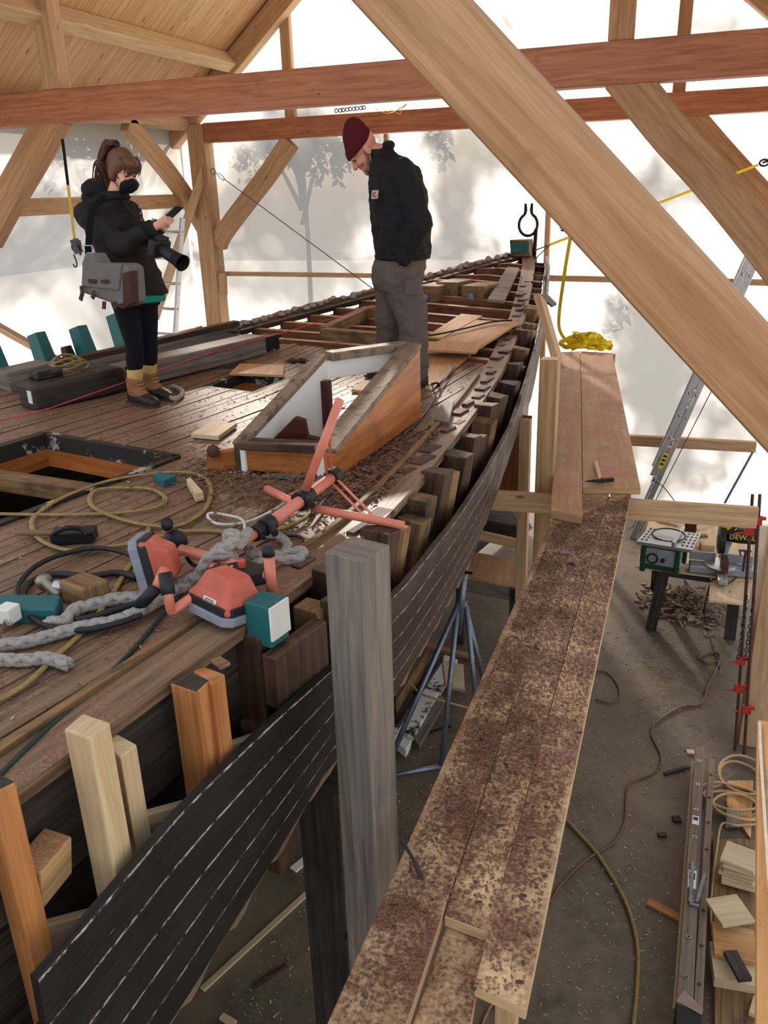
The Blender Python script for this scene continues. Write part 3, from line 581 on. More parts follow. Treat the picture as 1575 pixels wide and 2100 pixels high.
plank('scaffold_plank', 'scaffold_dull', (1129, 1046), (1150, 722), (1190, 720), (1194, 1058), LZ+.062, .06, 'narrow upper scaffold plank whose sawn end overlaps the lower planks')
plank('scaffold_plank', 'scaffold_dull', (1195, 1000), (1191, 720), (1256, 724), (1314, 1001), LZ+.05, .048, 'wide upper scaffold plank carrying the hammer')
m = MB(); a, b = az(990, 1004, 2.357), az(1556, 1040, 2.357); m.beam(a-V((0, 0, .075)), b-V((0, 0, .075)), .045, .15); tag(m.build('scaffold_ledger', 'pine', None, .005), 'horizontal ledger timber under the scaffold planks, running to the clamps', 'beam')
def vpost(name, mat, x, y0, Y, z0, z1, w, label, d=None, cat='post'):
    X = ay(x, y0, Y).x; d = d or w; m = MB(); m.path([(X, Y+d/2, z0), (X, Y+d/2, z1)], w, d, (0, 1, 0)); return tag(m.build(name, mat, None, .008), label, cat)
p = ay(733, 1140, 2.15); m = MB(); m.path([(-.925, 2.225, 0), (-.925, 2.225, 3.36)], .15, .15, (.25, 1, 0)); tag(m.build('scaffold_post', 'weathered', None, .006), 'grey weathered square post standing close beside the black hull', 'post')
vpost('scaffold_post', 'scaffold_dull', 1124, 800, 5.77, 0, 3.30, .125, 'tan square post at the inner end of the upper scaffold planks')
vpost('scaffold_post', 'pine', 1196, 800, 10.55, 0, 2.4, .12, 'post below the far end of the upper scaffold planks'); 
vpost('scaffold_post', 'pine', 1035, 2085, 1.63, 0, 2.355, .06, 'slim post under the sawn end of the outer plank')
m = MB(); a = az(1160, 735, 2.33); m.beam(a+V((-.1, .02, 0)), a+V((.62, .1, 0)), .06, .12); tag(m.build('scaffold_ledger', 'pine'), 'short ledger under the far end of the upper planks', 'beam')
m = MB(); m.beam(ay(1107, 612, 6.6), ay(1146, 748, 6.2), .05, .14, (0, 1, 0)); tag(m.build('leaning_board', 'pine', None, .004), 'board leaning against the hull behind the tan scaffold post', 'board')
m = MB(); m.beam(ay(1058, 850, 6.9), ay(1048, 1015, 6.9), .28, .02, (0, 1, 0)); tag(m.build('plywood_sheet', 'beam_dusty'), 'upright brown panel between the hull and the tan scaffold post', 'panel')
m = MB(); m.beam(ay(1078, 860, 6.5), ay(1068, 1230, 6.5), .09, .09, (0, 1, 0)); tag(m.build('shore_post', 'pine', None, .005), 'pale shore post just inside the tan scaffold post', 'post')
# heavy cribbing by the near post, coloured dark for the shade under the hull
m = MB(); a = ay(662, 1600, 2.62); m.path([(a.x-.02, 2.7, 0), (a.x-.02, 2.7, 2.02)], .2, .2, (0, 1, 0)); m.path([(a.x+.12, 2.62, 0), (a.x+.12, 2.62, 1.25)], .08, .12, (0, 1, 0)); tag(m.build('cribbing_post', 'weathered_shade_dark', None, .008), 'timber shore under the hull behind the grey post, coloured dark for the shade there', 'post')
for (a, b), (c, d), z, lb in (((690, 1660), (560, 1905), .25, 'low'), ):
    pass
# hammer, strap pile, small blocks on the planks
hz = LZ+.052; hm = thing('hammer', 'hammer with pale handle lying on the wide upper plank', 'hammer', az(1224, 985, hz))
m = MB(); a, b = az(1199, 987, hz+.025), az(1258, 983, hz+.025); m.path([a, a.lerp(b, .3), a.lerp(b, .62), b], .032, .03, (0, 0, 1), 0, [.15, .7, 1.0, .95]); m.build('head', 'iron', hm, .004)
m = MB(); a, b = az(1231, 984, hz+.03), az(1219, 940, hz+.02); b = a+(b-a)*.8; m.path([a, b], .03, .022, (0, 0, 1), 0, [.8, 1.1]); m.build('handle', 'pine_pale', hm, .006)
pz = LZ+.06; sp = thing('webbing_pile', 'pile of bright yellow webbing strap at the end of the upper planks', 'strap', az(1205, 715, pz))
c = az(1205, 712, pz); random.seed(11)
for i in range(26):
    ex, ey = R(.08, .2), R(.05, .12); cx_, cy_ = R(-.2, .2), R(-.08, .08); h0 = .03+.11*(i/26)*(1-abs(cx_)/.35); ph, tl = R(0, 6), R(-.6, .6)
    m = MB(); pts = [c+V((cx_+ex*math.cos(k*.42+ph), cy_+ey*math.sin(k*.42+ph), h0+.05*math.sin(k*.42+tl)+.015*math.sin(k*1.3))) for k in range(16)]; m.path(pts, .004, .05, V((R(-.5, .5), R(-.5, .5), 1)).normalized()); m.build('strap_loop', 'yellow', sp, 0, True)
A = dk(1096, 514, .25); q1 = A.lerp(ay(1555, 338, Y2-.15), .16); q2 = ay(1555, 338, Y2-.15); hang = A.lerp(q2, .16)
w = thing('webbing_strap', 'tight yellow webbing strap from the bow up to the ring on the end wall frame', 'strap', A)
m = MB(); m.tube([A, A.lerp(q2, .06)], .008, 6); m.tube([A+V((0, 0, -.1)), A.lerp(q2, .07)], .007, 6); m.build('tail_rope', 'wire', w)
m = MB(); m.path([A.lerp(q2, .06), q2], .03, .006, (0, 1, 0)); m.build('webbing', 'yellow', w)
m = MB(); e = q2+V((.04, 0, .02)); m.tube([e+V((.05*math.cos(i*.6)+.02, 0, .035*math.sin(i*.6))) for i in range(11)], .012, 6, closed=True); m.tube([e, e+V((.2, 0, .05))], .012, 6); m.build('ring', 'iron', w)
m = MB(); e = A.lerp(q2, .155)+V((-.05, -.02, .1)); m.tube(spline([e+V((-.06, 0, .0)), e+V((0, 0, .03)), e+V((.06, 0, 0)), e+V((.03, 0, -.03)), e+V((-.05, 0, -.02))], 5), .012, 6); m.build('hook', 'iron', w)
m = MB(); e = c+V((-.28, 0, .01)); m.path(spline([hang, hang.lerp(e, .35)+V((-.06, 0, 0)), hang.lerp(e, .8)+V((-.1, 0, 0)), e+V((.05, 0, .02))], 8), .042, .005, (0, 1, 0)); tag(m.build('webbing_tail', 'yellow'), 'yellow webbing tail hanging down to the yellow pile', 'strap')
for (x, y, sx, sy, a_, mt, lb) in ((1157, 1136, .028, .02, .3, 'weathered', 'small grey wood chip in the middle of the dusty planks'), (1172, 1157, .016, .013, .1, 'weathered_shade_dark', 'tiny dark chip beside the grey chip on the planks')):
    p = az(x, y, LZ); m = MB(); m.box(p+V((0, 0, .008)), (sx*math.cos(a_), sx*math.sin(a_), 0), (-sy*math.sin(a_), sy*math.cos(a_), 0), (0, 0, .005)); tag(m.build('wood_chip', mt), lb, 'wood chip')
m = MB(); m.tube(spline([az(823, 1722, LZ+.012), az(842, 1752, LZ+.03), az(856, 1780, LZ+.025), az(864, 1800, LZ+.008)], 5), [.006]*8+[.009]*8, 6); tag(m.build('bark_strip', 'weathered_shade_dark'), 'curled bark strip lying on the edge of the inner plank', 'bark')
# ------------------------------------------------------------------ wall side: ledge, post, clamps, cord
m = MB(); a = az(1556, 2030, 2.25); b = az(1557, 1495, 2.25); x0 = (a.x+b.x)/2; a = az(1552, 2040, 2.25); b = az(1553, 1475, 2.25); a = a-(b-a)*.35; m.slab([a, b, b+V((.3, 0, 0)), a+V((.3, 0, 0))], .05); m.path([(x0+.25, .75, 0), (x0+.25, .75, 2.2)], .09, .09, (0, 1, 0)); m.path([(x0+.33, 3.45, 0), (x0+.33, 3.45, 2.2)], .06, .06, (0, 1, 0)); tag(m.build('staging_plank', 'ply', None, .004), 'pale dusty staging plank along the edge of the picture, by the white cord', 'plank')
p0 = az(1514, 1528, 0); m = MB(); m.path([p0+V((.1, .1, 0)), p0+V((.1, .1, 3.4))], .2, .2, (0, 1, 0)); tag(m.build('wall_post', 'pine', None, .008), 'square post rising beside the pipe clamps and chain', 'post')
for k, (x0_, y0_, x1_, y1_) in enumerate(((1539, 1045, 1504, 1500), (1554, 1045, 1516, 1500))):
    b = p0+V((-.03+.07*k, -.10-.03*k, .012)); a = ay(x0_, y0_, b.y+.02); t_ = thing('pipe_clamp', ('long dark pipe clamp with red jaws, the one closer to the table', 'long dark pipe clamp with red jaws against the square post')[k], 'clamp', b)
    m = MB(); m.tube([b, a+V((0, 0, .12))], .012, 8); m.build('pipe', 'rust', t_)
    for f in ((.92, .4, .28) if k == 0 else (.96, .2)):
        q = b.lerp(a, f); m = MB(); m.box(q, (.035, 0, 0), (0, .02, 0), (0, 0, .035)); m.box(q+V((.03, 0, .02)), (.03, 0, 0), (0, .015, 0), (0, 0, .012)); m.tube([q+V((-.03, 0, -.02)), q+V((-.1, -.01, -.03))], .008, 6); m.build('jaw', 'red_paint', t_, .004)
m = MB(); a = ay(1532, 1225, p0.y-.12); 
for i in range(16):
    for sx in (0, .05):
        q = a+V((sx, 0, -.035*i)); e = V((.012, 0, 0)) if i % 2 else V((0, .012, 0)); m.tube([q+e*math.cos(k*1.05)+V((0, 0, .022*math.sin(k*1.05))) for k in range(6)], .004, 5, closed=True)
tag(m.build('steel_chain', 'gunmetal', None, 0, True), 'doubled steel chain hanging in front of the square post', 'chain')
m = MB(); m.tube(spline([az(x, y, 2.258) for x, y in ((1558, 1482), (1560, 1540), (1566, 1640), (1574, 1760), (1584, 1900))], 6), .006, 6); tag(m.build('white_cord', 'cord_white'), 'white cord lying along the edge of the staging plank', 'cord')
# ------------------------------------------------------------------ aluminium ladders
def ladder(name, label, foot, top, rdir, width, step, rail_d, rail_w, n_rails=1):
    foot, top, rdir = V(foot), V(top), V(rdir).normalized(); t_ = thing(name, label, 'ladder', foot); ax_ = (top-foot).normalized(); L = (top-foot).length; nn = ax_.cross(rdir)
    for k in range(n_rails):
        o = nn*(k*(rail_d+.012))
        for s_ in (0, width): m = MB(); m.beam(foot+rdir*s_+o+ax_*(.9*k), top+rdir*s_+o, rail_w, rail_d, nn); m.build('side_rail', 'aluminium', t_, .004)
        z = .25+.9*k
        while z < L-.1:
            m = MB(); m.tube([foot+ax_*z+rdir*-.016+o, foot+ax_*z+rdir*(width+.016)+o], .016, 10); m.build('rung', 'aluminium' if k == 0 else 'steel_bright', t_, 0, True); z += step
    return t_, ax_, nn
a = ay(358, 712, 8.7); b = ay(374, 447, 9.0); f = b+(a-b)*(b.z/(b.z-a.z)); ladder('step_ladder', 'aluminium ladder standing behind the woman with the camera', f, b, (-1, 0.1, 0), .42, .3, .07, .03)
fo = az(1300, 1088, 0); fo = V((fo.x, 10.75, 0)); tp = ay(1560, 515, 10.95); lt, la, ln = ladder('extension_ladder', 'tall aluminium extension ladder leaning in front of the end wall', fo, tp, (0, 1, 0), .4, .3, .075, .03, 2)
def onl(x, y): return ay(x, y, fo.y-.012)
for (x, y, w_, h_, mt, nm, tx) in ((1418, 818, .05, .26, 'white_label', 'maker_label', 'Werner'), (1360, 945, .06, .22, 'yellow', 'warning_label', None), (1376, 908, .05, .12, 'white_label', 'safety_label', None), (1341, 983, .05, .1, 'white_label', 'safety_label', None)):
    q = onl(x, y); u_ = la; v_ = V((0, -1, 0)).cross(la); 
    if nm == 'maker_label':
        m = MB(); m.loft([(q+V((0, -.004, 0)), u_*h_/2, v_*w_/2), (q+V((0, -.006, 0)), u_*h_/2, v_*w_/2)]); l_ = m.build(nm, mt, lt); lettering('lettering', tx, 'ink', q+V((0, -.0065, 0)), u_*-1, v_*-1, .062, lt)
        lt.children[-1].parent = l_
    else:
        m = MB(); m.box(q+V((0, -.006, 0)), u_*h_/2, v_*w_/2, (0, .002, 0)); l_ = m.build(nm, mt, lt)
        for k in range(3): m = MB(); m.box(q+V((0, -.009, 0))+u_*(h_*(.3-.25*k)), u_*h_*.07, v_*w_*.36, (0, .001, 0)); m.build('print_mark', 'red_paint' if k == 0 and mt != 'yellow' else 'ink', l_)
m = MB(); m.tube([ay(1545, 925, 10.9), ay(1486, 1032, 10.9)], .016, 8); tag(m.build('metal_rod', 'galvanised'), 'slanting metal rod by the end wall beyond the ledger', 'rod')
m = MB(); m.tube([ay(1460, 800, 11.2), ay(1312, 1090, 11.0)], .006, 6); tag(m.build('guy_wire', 'wire'), 'dark guy wire running down behind the aluminium extension ladder', 'wire')
m = MB(); m.tube(spline([ay(1340, 985, 10.6), ay(1362, 1000, 10.5), ay(1385, 1030, 10.4)], 5)+[ay(1420, 1050, 10.3)], .006, 6); tag(m.build('guy_wire', 'wire'), 'short sagging wire at the foot of the leaning ladder', 'wire')
# ------------------------------------------------------------------ saw table and tools
TZ = .74
tb = thing('work_table', 'trestle table of plywood sheets holding the saws', 'table', az(1420, 1180, 0))
m = MB(); m.slab([az(1304, 1162, TZ), az(1332, 1061, TZ), az(1545, 1078, TZ), az(1540, 1192, TZ)], .018); m.build('table_top', 'ply_clean', tb)
m = MB(); m.slab([az(1454, 1231, TZ-.02), az(1457, 1180, TZ-.02), az(1545, 1186, TZ-.02), az(1534, 1240, TZ-.02)], .018); m.build('table_top', 'ply_clean', tb)
for i, ((fx, fy), (tx, ty)) in enumerate((((1334, 1291), (1362, 1172)), ((1344, 1205), (1350, 1150)), ((1496, 1310), (1486, 1237)), ((1505, 1200), (1505, 1130)))):
    a = az(fx, fy, 0); b = az(tx, ty, TZ-.03) if i != 2 else V((a.x-.01, a.y+.02, TZ-.04)); m = MB(); m.beam(a, b, .11, .05, (0, 1, 0)); m.build('leg', 'weathered_shade_dark', tb, .004)
a, b = az(1360, 1172, TZ-.06), az(1480, 1190, TZ-.06); m = MB(); m.beam(a, b, .04, .08); m.build('apron', 'weathered_shade_dark', tb)
tsw = thing('table_saw', 'green bodied bench table saw with perforated metal top', 'saw', az(1365, 1150, TZ))
SZ = TZ+.33; T = [az(1306, 1110, SZ), az(1331, 1081, SZ), az(1437, 1094, SZ), az(1420, 1128, SZ)]; m = MB(); m.slab(T, .035); m.build('saw_table', 'aluminium', tsw, .004)
def tq(u_, v_, h=.001): return T[0].lerp(T[3], u_).lerp(T[1].lerp(T[2], u_), v_)+V((0, 0, h))
for u_ in (.04, .12, .78, .86, .94):
    for k in range(5): v_ = .12+.18*k; m = MB(); m.slab([tq(u_, v_), tq(u_, v_+.1), tq(u_+.04, v_+.1), tq(u_+.04, v_)], .002); m.build('slot', 'ink', tsw.children[0])
m = MB(); m.beam(tq(.66, -.03, .03), tq(.66, 1.03, .03), .03, .05); m.build('rip_fence', 'aluminium', tsw, .004)
m = MB(); c = tq(.48, .5, 0); e1, e2 = (T[3]-T[0]).normalized(), (T[1]-T[0]).normalized(); m.tube([c+e1*.16*math.cos(k*.3)+e2*.1*math.sin(k*.3)+V((0, 0, .03+.03*math.sin(k*.3))) for k in range(21)], .007, 6, closed=True); m.build('power_cord', 'rubber', tsw)
B0 = tq(.14, .12, -.035); m = MB(); q = [tq(.14, .1, -.035), tq(.14, .9, -.035), tq(.74, .9, -.035), tq(.74, .1, -.035)]; m.prism([p+V((0, 0, 0)) for p in q], (0, 0, -.27)); m.build('saw_body', 'green_dark', tsw, .02)
m = MB(); a = tq(.2, .095, -.08); m.box(tq(.44, .09, -.15), e1*.2, e2*.012, (0, 0, .09)); m.build('front_panel', 'cast_grey', tsw, .01)
m = MB(); a = tq(.3, .06, -.17); m.tube([a+e1*.05*math.cos(k*.5)+V((0, 0, .05*math.sin(k*.5))) for k in range(13)], .01, 6, closed=True); m.tube([tq(.5, .08, -.17), tq(.5, -.02, -.17)], .02, 8); m.build('hand_wheel', 'rubber', tsw)
for u_, v_ in ((.13, .08), (.13, .92), (.75, .08), (.75, .92)): m = MB(); m.beam(tq(u_, v_, -.04), tq(u_, v_, -.325), .05, .05, e2); m.build('saw_foot', 'green_dark', tsw, .008)
ms = thing('miter_saw', 'yellow and black sliding miter saw on the plywood table', 'saw', az(1485, 1160, TZ)); o = az(1476, 1174, TZ); ex = (az(1520, 1152, TZ)-az(1440, 1145, TZ)).normalized(); ey = V((-ex.y, ex.x, 0))
def mp(a, b, h): return o+ex*a+ey*b+V((0, 0, h))
m = MB(); m.beam(mp(-.3, -.02, .05), mp(.34, -.02, .05), .16, .08); m.beam(mp(.0, -.05, .04), mp(.0, -.34, .04), .09, .05); m.build('saw_base', 'cast_grey', ms, .012)
m = MB(); m.loft([(mp(0, -.02, .09), ex*.16, ey*.16), (mp(0, -.02, .105), ex*.16, ey*.16)]); m.build('turntable', 'aluminium', ms)
for s_ in (-1, 1): m = MB(); m.beam(mp(s_*.05, .06, .14), mp(s_*.3, .06, .14), .025, .09); m.build('fence', 'cast_grey', ms, .006)
m = MB(); m.path([mp(.02, .16, .06), mp(.06, .26, .2), mp(.1, .26, .38), mp(.06, .16, .46)], .09, .08, ex); m.build('saw_arm', 'cast_grey', ms, .012)
for s_ in (-.04, .04): m = MB(); m.tube([mp(.08+s_, .34, .44), mp(.03+s_, -.08, .44)], .014, 8); m.build('slide_rail', 'aluminium', ms)
bc = mp(-.02, .02, .36); m = MB(); m.loft([(bc-ex*.03, ey*.15, V((0, 0, .15))), (bc+ex*.03, ey*.15, V((0, 0, .15)))], 0, 28); m.build('blade_guard', 'rubber', ms, .006)
m = MB(); m.loft([(bc-ex*.034-V((0, 0, .03)), ey*.09, V((0, 0, .09))), (bc-ex*.038-V((0, 0, .03)), ey*.085, V((0, 0, .085)))], 0, 24); m.build('guard_plate', 'gunmetal', ms)
mc = bc+ex*.17+V((0, 0, .05)); m = MB(); m.loft([(mc-ex*.14, ey*.06, V((0, 0, .065))), (mc-ex*.02, ey*.075, V((0, 0, .08))), (mc+ex*.13, ey*.075, V((0, 0, .08))), (mc+ex*.16, ey*.05, V((0, 0, .05)))]); mt_ = m.build('motor_housing', 'rubber', ms, 0, True)
lettering('lettering', 'DEWALT', 'yellow', mc-ey*.078+V((0, -.006, .01))+ex*.03, ex, V((0, .25, 1)), .07, ms); ms.children[-1].parent = mt_
m = MB(); m.box(bc+ex*.05+V((0, 0, .15)), ex*.07, ey*.05, V((0, 0, .035))); m.build('gear_cover', 'yellow', ms, .01)
m = MB(); m.tube(spline([bc+ex*.04+V((0, -.1, .12))+ey*-.05, bc+ex*.1+ey*-.14+V((0, 0, .2)), bc+ex*.17+ey*-.12+V((0, 0, .2))], 4), .018, 8); m.build('handle', 'rubber', ms)
m = MB(); m.box(mp(.02, -.12, .15), ex*.03, ey*.1, V((0, 0, .06))); m.build('clamp_plate', 'rust', ms, .006); m = MB(); m.tube([mp(.2, -.1, .08), mp(.2, -.1, .3)], .012, 8); m.tube([mp(.15, -.1, .3), mp(.25, -.1, .3)], .012, 8); m.build('clamp_screw', 'gunmetal', ms)
m = MB(); m.tube(spline([az(1516, 1128, 1.0), az(1523, 1165, TZ+.02), az(1495, 1195, TZ+.01), az(1462, 1188, TZ+.01), az(1448, 1230, .5), az(1444, 1255, .15), az(1450, 1290, .01), az(1463, 1330, .01), az(1475, 1370, .01)], 6), .008, 6); tag(m.build('power_cord', 'rubber'), 'black power cord trailing from the table to the floor', 'cord')
m = MB(); m.box(az(1415, 1090, TZ+.12), (.06, 0, 0), (0, .05, 0), (0, 0, .12)); tag(m.build('wood_block', 'mahogany', None, .008), 'upright brown block at the back of the saw table', 'block')
m = MB(); m.box(az(1450, 1120, TZ+.035), (.07, .01, 0), (-.01, .06, 0), (0, 0, .035)); tag(m.build('wood_block', 'pine_pale', None, .006), 'small pale block between the two saws', 'block')
for i, (x, y, l, a_, mt, lb) in enumerate(((1385, 1063, .16, .1, 'weathered_shade_dark', 'dark offcut at the back edge of the saw table'), (1445, 1080, .14, .8, 'ply_clean', 'pale offcut behind the dark blade guard'), (1370, 1072, .13, -.4, 'ply_clean', 'thin pale offcut on the table behind the perforated saw top'), (1432, 1100, .1, .5, 'old_oak_pale', 'brown offcut beside the upright block'))):
    p = az(x, y, TZ+.012); m = MB(); m.beam(p-V((math.cos(a_), math.sin(a_), 0))*l, p+V((math.cos(a_), math.sin(a_), 0))*l, .06, .024); tag(m.build('offcut', mt), lb, 'offcut')
# scrap pile below the table
random.seed(5); c = az(1408, 1240, 0); m = MB()
for i in range(700):
    r_, th = abs(random.gauss(0, .22)), R(0, 6.28); h = max(0, .2*(1-r_/.45)); p = c+V((r_*math.cos(th)*1.2, r_*math.sin(th), h*R(.3, 1)+.012)); d = V((R(-1, 1), R(-1, 1), R(-.35, .35))).normalized(); n_ = d.cross(V((R(-.3, .3), R(-.3, .3), 1))).normalized(); m.box(p, d*R(.015, .055), n_*R(.005, .018), d.cross(n_)*R(.003, .007))
tag(m.build('scrap_pile', 'scrap_mix'), 'heap of splintered wood scraps under the saw table', 'scrap', None, 'stuff')
for i, (x, y, s_, a_) in enumerate(((1421, 1268, .06, .2), (1388, 1262, .05, .9), (1368, 1245, .045, .4), (1440, 1240, .05, -.4), (1453, 1225, .05, .3), (1405, 1258, .05, 1.2))):
    p = az(x, y, .014); m = MB(); m.box(p, (s_*math.cos(a_), s_*math.sin(a_), 0), (-s_*.8*math.sin(a_), s_*.8*math.cos(a_), 0), (0, 0, .012)); tag(m.build('wood_scrap', 'ply_clean'), 'small square wood offcut at the foot of the scrap heap', 'offcut', 'square offcuts by the scrap heap')
px_slab('board_offcut', 'weathered', [(1403, 1185), (1425, 1182), (1447, 1204), (1418, 1206)], .09, .06, 'grey board lying under the saw table above the scraps', 'board')
# ------------------------------------------------------------------ old wooden ladder, coil and block stack along the wall
wl = thing('wooden_ladder', 'old grey wooden ladder lying on its side on the floor', 'ladder', az(1420, 1800, 0)); z = .2
P1 = [az(1387, 2058, z), az(1426, 1531, z), az(1445, 1531, z), az(1421, 2070, z)]; P2 = [az(1422, 2066, z), az(1453, 1556, z), az(1466, 1556, z), az(1441, 2072, z)]
for P in (P1, P2): m = MB(); m.slab(P, .05); m.build('side_rail', 'ladder_wood', wl, .004)
m = MB(); d = V((-.05, 0, 0)); m.slab([az(1380, 2058, .1), az(1418, 1560, .1), az(1428, 1560, .1), az(1392, 2058, .1)], .04); m.build('side_rail', 'pine_pale', wl, .004)
m = MB(); m.slab([az(1386, 2052, z+.004), az(1403, 2030, z+.004), az(1442, 2068, z+.004), az(1440, 2082, z+.004)], .006); m.build('corner_plate', 'steel_bright', wl)
m = MB(); m.slab([az(1386, 2054, z), az(1441, 2084, z), az(1441, 2140, z), az(1384, 2120, z)], .19); m.build('end_block', 'rubber', wl, .006)
for k in range(8):
    t_ = .08+.12*k; q = P1[1].lerp(P1[0], t_).lerp(P1[2].lerp(P1[3], t_), .5); m = MB(); m.tube([q+V((0, 0, -.002)), q+V((0, 0, .004))], .017, 12); m.tube([q+V((0, 0, .003)), q+V((0, 0, .006))], .007, 8, 1); m.build('washer', ['steel_bright', 'iron'], wl)
    q = P2[1].lerp(P2[0], t_+.01).lerp(P2[2].lerp(P2[3], t_+.01), .5); m = MB(); m.tube([q+V((0, 0, -.002)), q+V((0, 0, .005))], .011, 10); m.build('bolt_head', 'rust', wl)
for a, b in (((1421, 1768), (1416, 1850)), ((1446, 1790), (1429, 1850)), ((1414, 1852), (1434, 1858))): m = MB(); p, q = az(*a, z+.012), az(*b, z+.012); m.beam(p, q, .022, .006); m.build('spreader_hinge', 'galvanised', wl)
for y, w_, l_ in ((1728, .045, .09), (1862, .05, .16)):
    q = P1[1].lerp(P1[0], (y-1531)/527*.93+.02).lerp(P1[2].lerp(P1[3], (y-1531)/527*.93+.02), .5)+V((0, 0, .003)); d1 = (P1[0]-P1[1]).normalized(); d2 = V((d1.y, -d1.x, 0)); m = MB(); m.box(q, d1*l_/2, d2*w_/2, (0, 0, .001)); l2 = m.build('paper_label', 'white_label', wl); m = MB(); m.box(q-d1*l_*.15+V((0, 0, .002)), d1*l_*.18, d2*w_*.35, (0, 0, .0005)); m.build('print_mark', 'ink', l2)
hc = thing('hose_coil', 'coil of tan hose beside the old wooden ladder', 'hose', az(1510, 1640, 0))
for i, (x, y, rx, ry, z_) in enumerate(((1502, 1640, .2, .16, .03), (1506, 1648, .19, .15, .055), (1500, 1632, .22, .15, .075), (1520, 1595, .16, .2, .04), (1528, 1590, .19, .24, .06), (1512, 1655, .17, .14, .09))):
    c = az(x, y, z_); m = MB(); m.tube([c+V((rx*math.cos(k*.25), ry*math.sin(k*.25), .012*math.sin(k*.5+i))) for k in range(25)], .011, 7, closed=True); m.build('hose_loop', 'hose_tan', hc, 0, True)
m = MB(); m.tube(spline([az(1555, 1690, .05), az(1510, 1693, .08), az(1480, 1690, .06), az(1470, 1740, .05), az(1462, 1800, .05), az(1458, 1880, .04), az(1470, 1960, .03), az(1502, 2040, .03), az(1508, 2100, .03)], 6), .009, 7); m.build('hose_tail', 'hose_tan', hc, 0, True)
px_slab('base_board', 'ply', [(1490, 1650), (1492, 1600), (1545, 1600), (1540, 1720)], .03, .03, 'dusty board under the hose coil', 'board')
px_slab('base_board', 'old_oak_pale', [(1465, 2100), (1462, 1720), (1560, 1720), (1575, 2100)], .05, .05, 'dusty board under the stack of square blocks', 'board')  # darker oak stands in for the shadows lying around the stack
px_slab('offcut', 'weathered', [(1488, 1690), (1490, 1658), (1514, 1660), (1520, 1690)], .07, .035, 'grey offcut beside the hose coil and the stack of blocks', 'offcut')
def tile(x, y, z_, s_, a_, th, mat, label, s2=None):
    c = az(x, y, z_); e = V((math.cos(a_), math.sin(a_), 0)); f = V((-e.y, e.x, 0))*(s2 or s_); e = e*s_; m = MB(); m.slab([c-e-f, c+e-f, c+e+f, c-e+f], th); return tag(m.build('square_board', mat, None, .003), label, 'board')
zz = .10
for i, (dx, dy, a_) in enumerate(((0, 8, .08), (3, 4, .0), (-2, 2, -.05), (4, 0, .06), (2, -3, -.02), (5, 2, .03), (2, 0, -.1))): tile(1518+dx-2, 1785+dy-i*5, .09+.026*(i+1), .105, a_-.15, .024, 'ply_clean', 'square pale board in the neat stack by the staging plank' if i < 6 else 'brightest square board, topmost of the neat stack', None if i < 6 else .1)
for i in range(6): o_ = [x for x in col.objects if x.name.startswith('square_board')][i]; o_['group'] = 'lower boards of the neat stack'
tile(1508, 1975, .12, .13, .1, .07, 'ply_clean', 'thick pale board under the tilted knotty board'); tile(1506, 1930, .17, .12, .06, .03, 'ply', 'dusty square board supporting the tilted knotty board'); tile(1497, 1865, .26, .105, .5, .022, 'ply_clean', 'tilted square board with a dark knot')
tile(1513, 1977, .20, .095, -1.15, .03, 'weathered_shade_dark', 'dark grey block lying across the pale boards', .04)
px_slab('offcut', 'ply_clean', [(1535, 2075), (1545, 2040), (1565, 2050), (1570, 2090)], .082, .03, 'pale offcut by the lower end of the staging plank', 'offcut')
# ------------------------------------------------------------------ cords and debris on the floor
def cord(pxs, z_, r_, mat, label, cat='cord', k=7, flat=None):
    m = MB(); m.tube(spline([az(x, y, z_) for x, y in pxs], k), r_, 7, flat=flat); return tag(m.build('power_cord' if cat == 'cord' else 'air_hose', mat, None, 0, True), label, cat)
cord([(1128, 1852), (1150, 1815), (1200, 1765), (1255, 1730), (1280, 1690), (1284, 1640), (1292, 1608), (1345, 1582), (1355, 1550), (1336, 1505), (1350, 1478), (1397, 1450), (1437, 1443), (1452, 1405), (1470, 1370), (1476, 1342), (1455, 1338), (1434, 1348), (1448, 1358), (1476, 1355)], .012, .009, 'cord_red', 'long thin brown cord winding across the floor to the saw table')
cord([(1160, 1680), (1190, 1712), (1225, 1752), (1268, 1820), (1294, 1880), (1308, 1950), (1306, 2030), (1298, 2110)], .014, .014, 'hose_brown', 'thick brown hose curving along the floor beside the planks', 'hose')
cord([(1222, 1376), (1245, 1380), (1266, 1405), (1270, 1430), (1252, 1442), (1222, 1434)], .012, .008, 'cord_red', 'loop of reddish cord sticking out beneath the outer plank')
cord([(985, 2110), (1010, 2060), (1030, 2090)], .012, .009, 'hose_brown', 'piece of brown cord on the floor below the sawn plank end')
for (x, y, l, w_, a_, mt, lb) in ((1362, 1866, .11, .03, -.35, 'oregon_orange', 'reddish wood splinter against the old ladder'), (1388, 1580, .12, .015, .7, 'weathered_shade_dark', 'dark twig like splinter near the end of the old ladder'), (1416, 1542, .03, .025, .2, 'ply_clean', 'pale chip by the top of the old ladder'), (1388, 1680, .03, .03, .3, 'weathered_shade_dark', 'dark crumpled scrap on the floor beside the old ladder'), (1358, 1712, .03, .02, .3, 'old_oak', 'brown scrap on the open floor'), (528, 1925, .45, .018, 1.25, 'ply_clean', 'long pale batten lying on the floor under the hull'), (555, 2000, .11, .014, 1.0, 'old_oak', 'curved bark piece beside the pale batten'), (616, 1772, .07, .03, 1.2, 'white_paint', 'white scrap lying near the dark cribbing'), (468, 2092, .05, .02, -.2, 'ply_clean', 'small pale chip on the floor below the hull')):
    p = az(x, y, .012); d = V((math.cos(a_), math.sin(a_), 0)); m = MB(); m.beam(p-d*l, p+d*l, w_*2, .016); tag(m.build('wood_scrap', mt), lb, 'wood scrap')
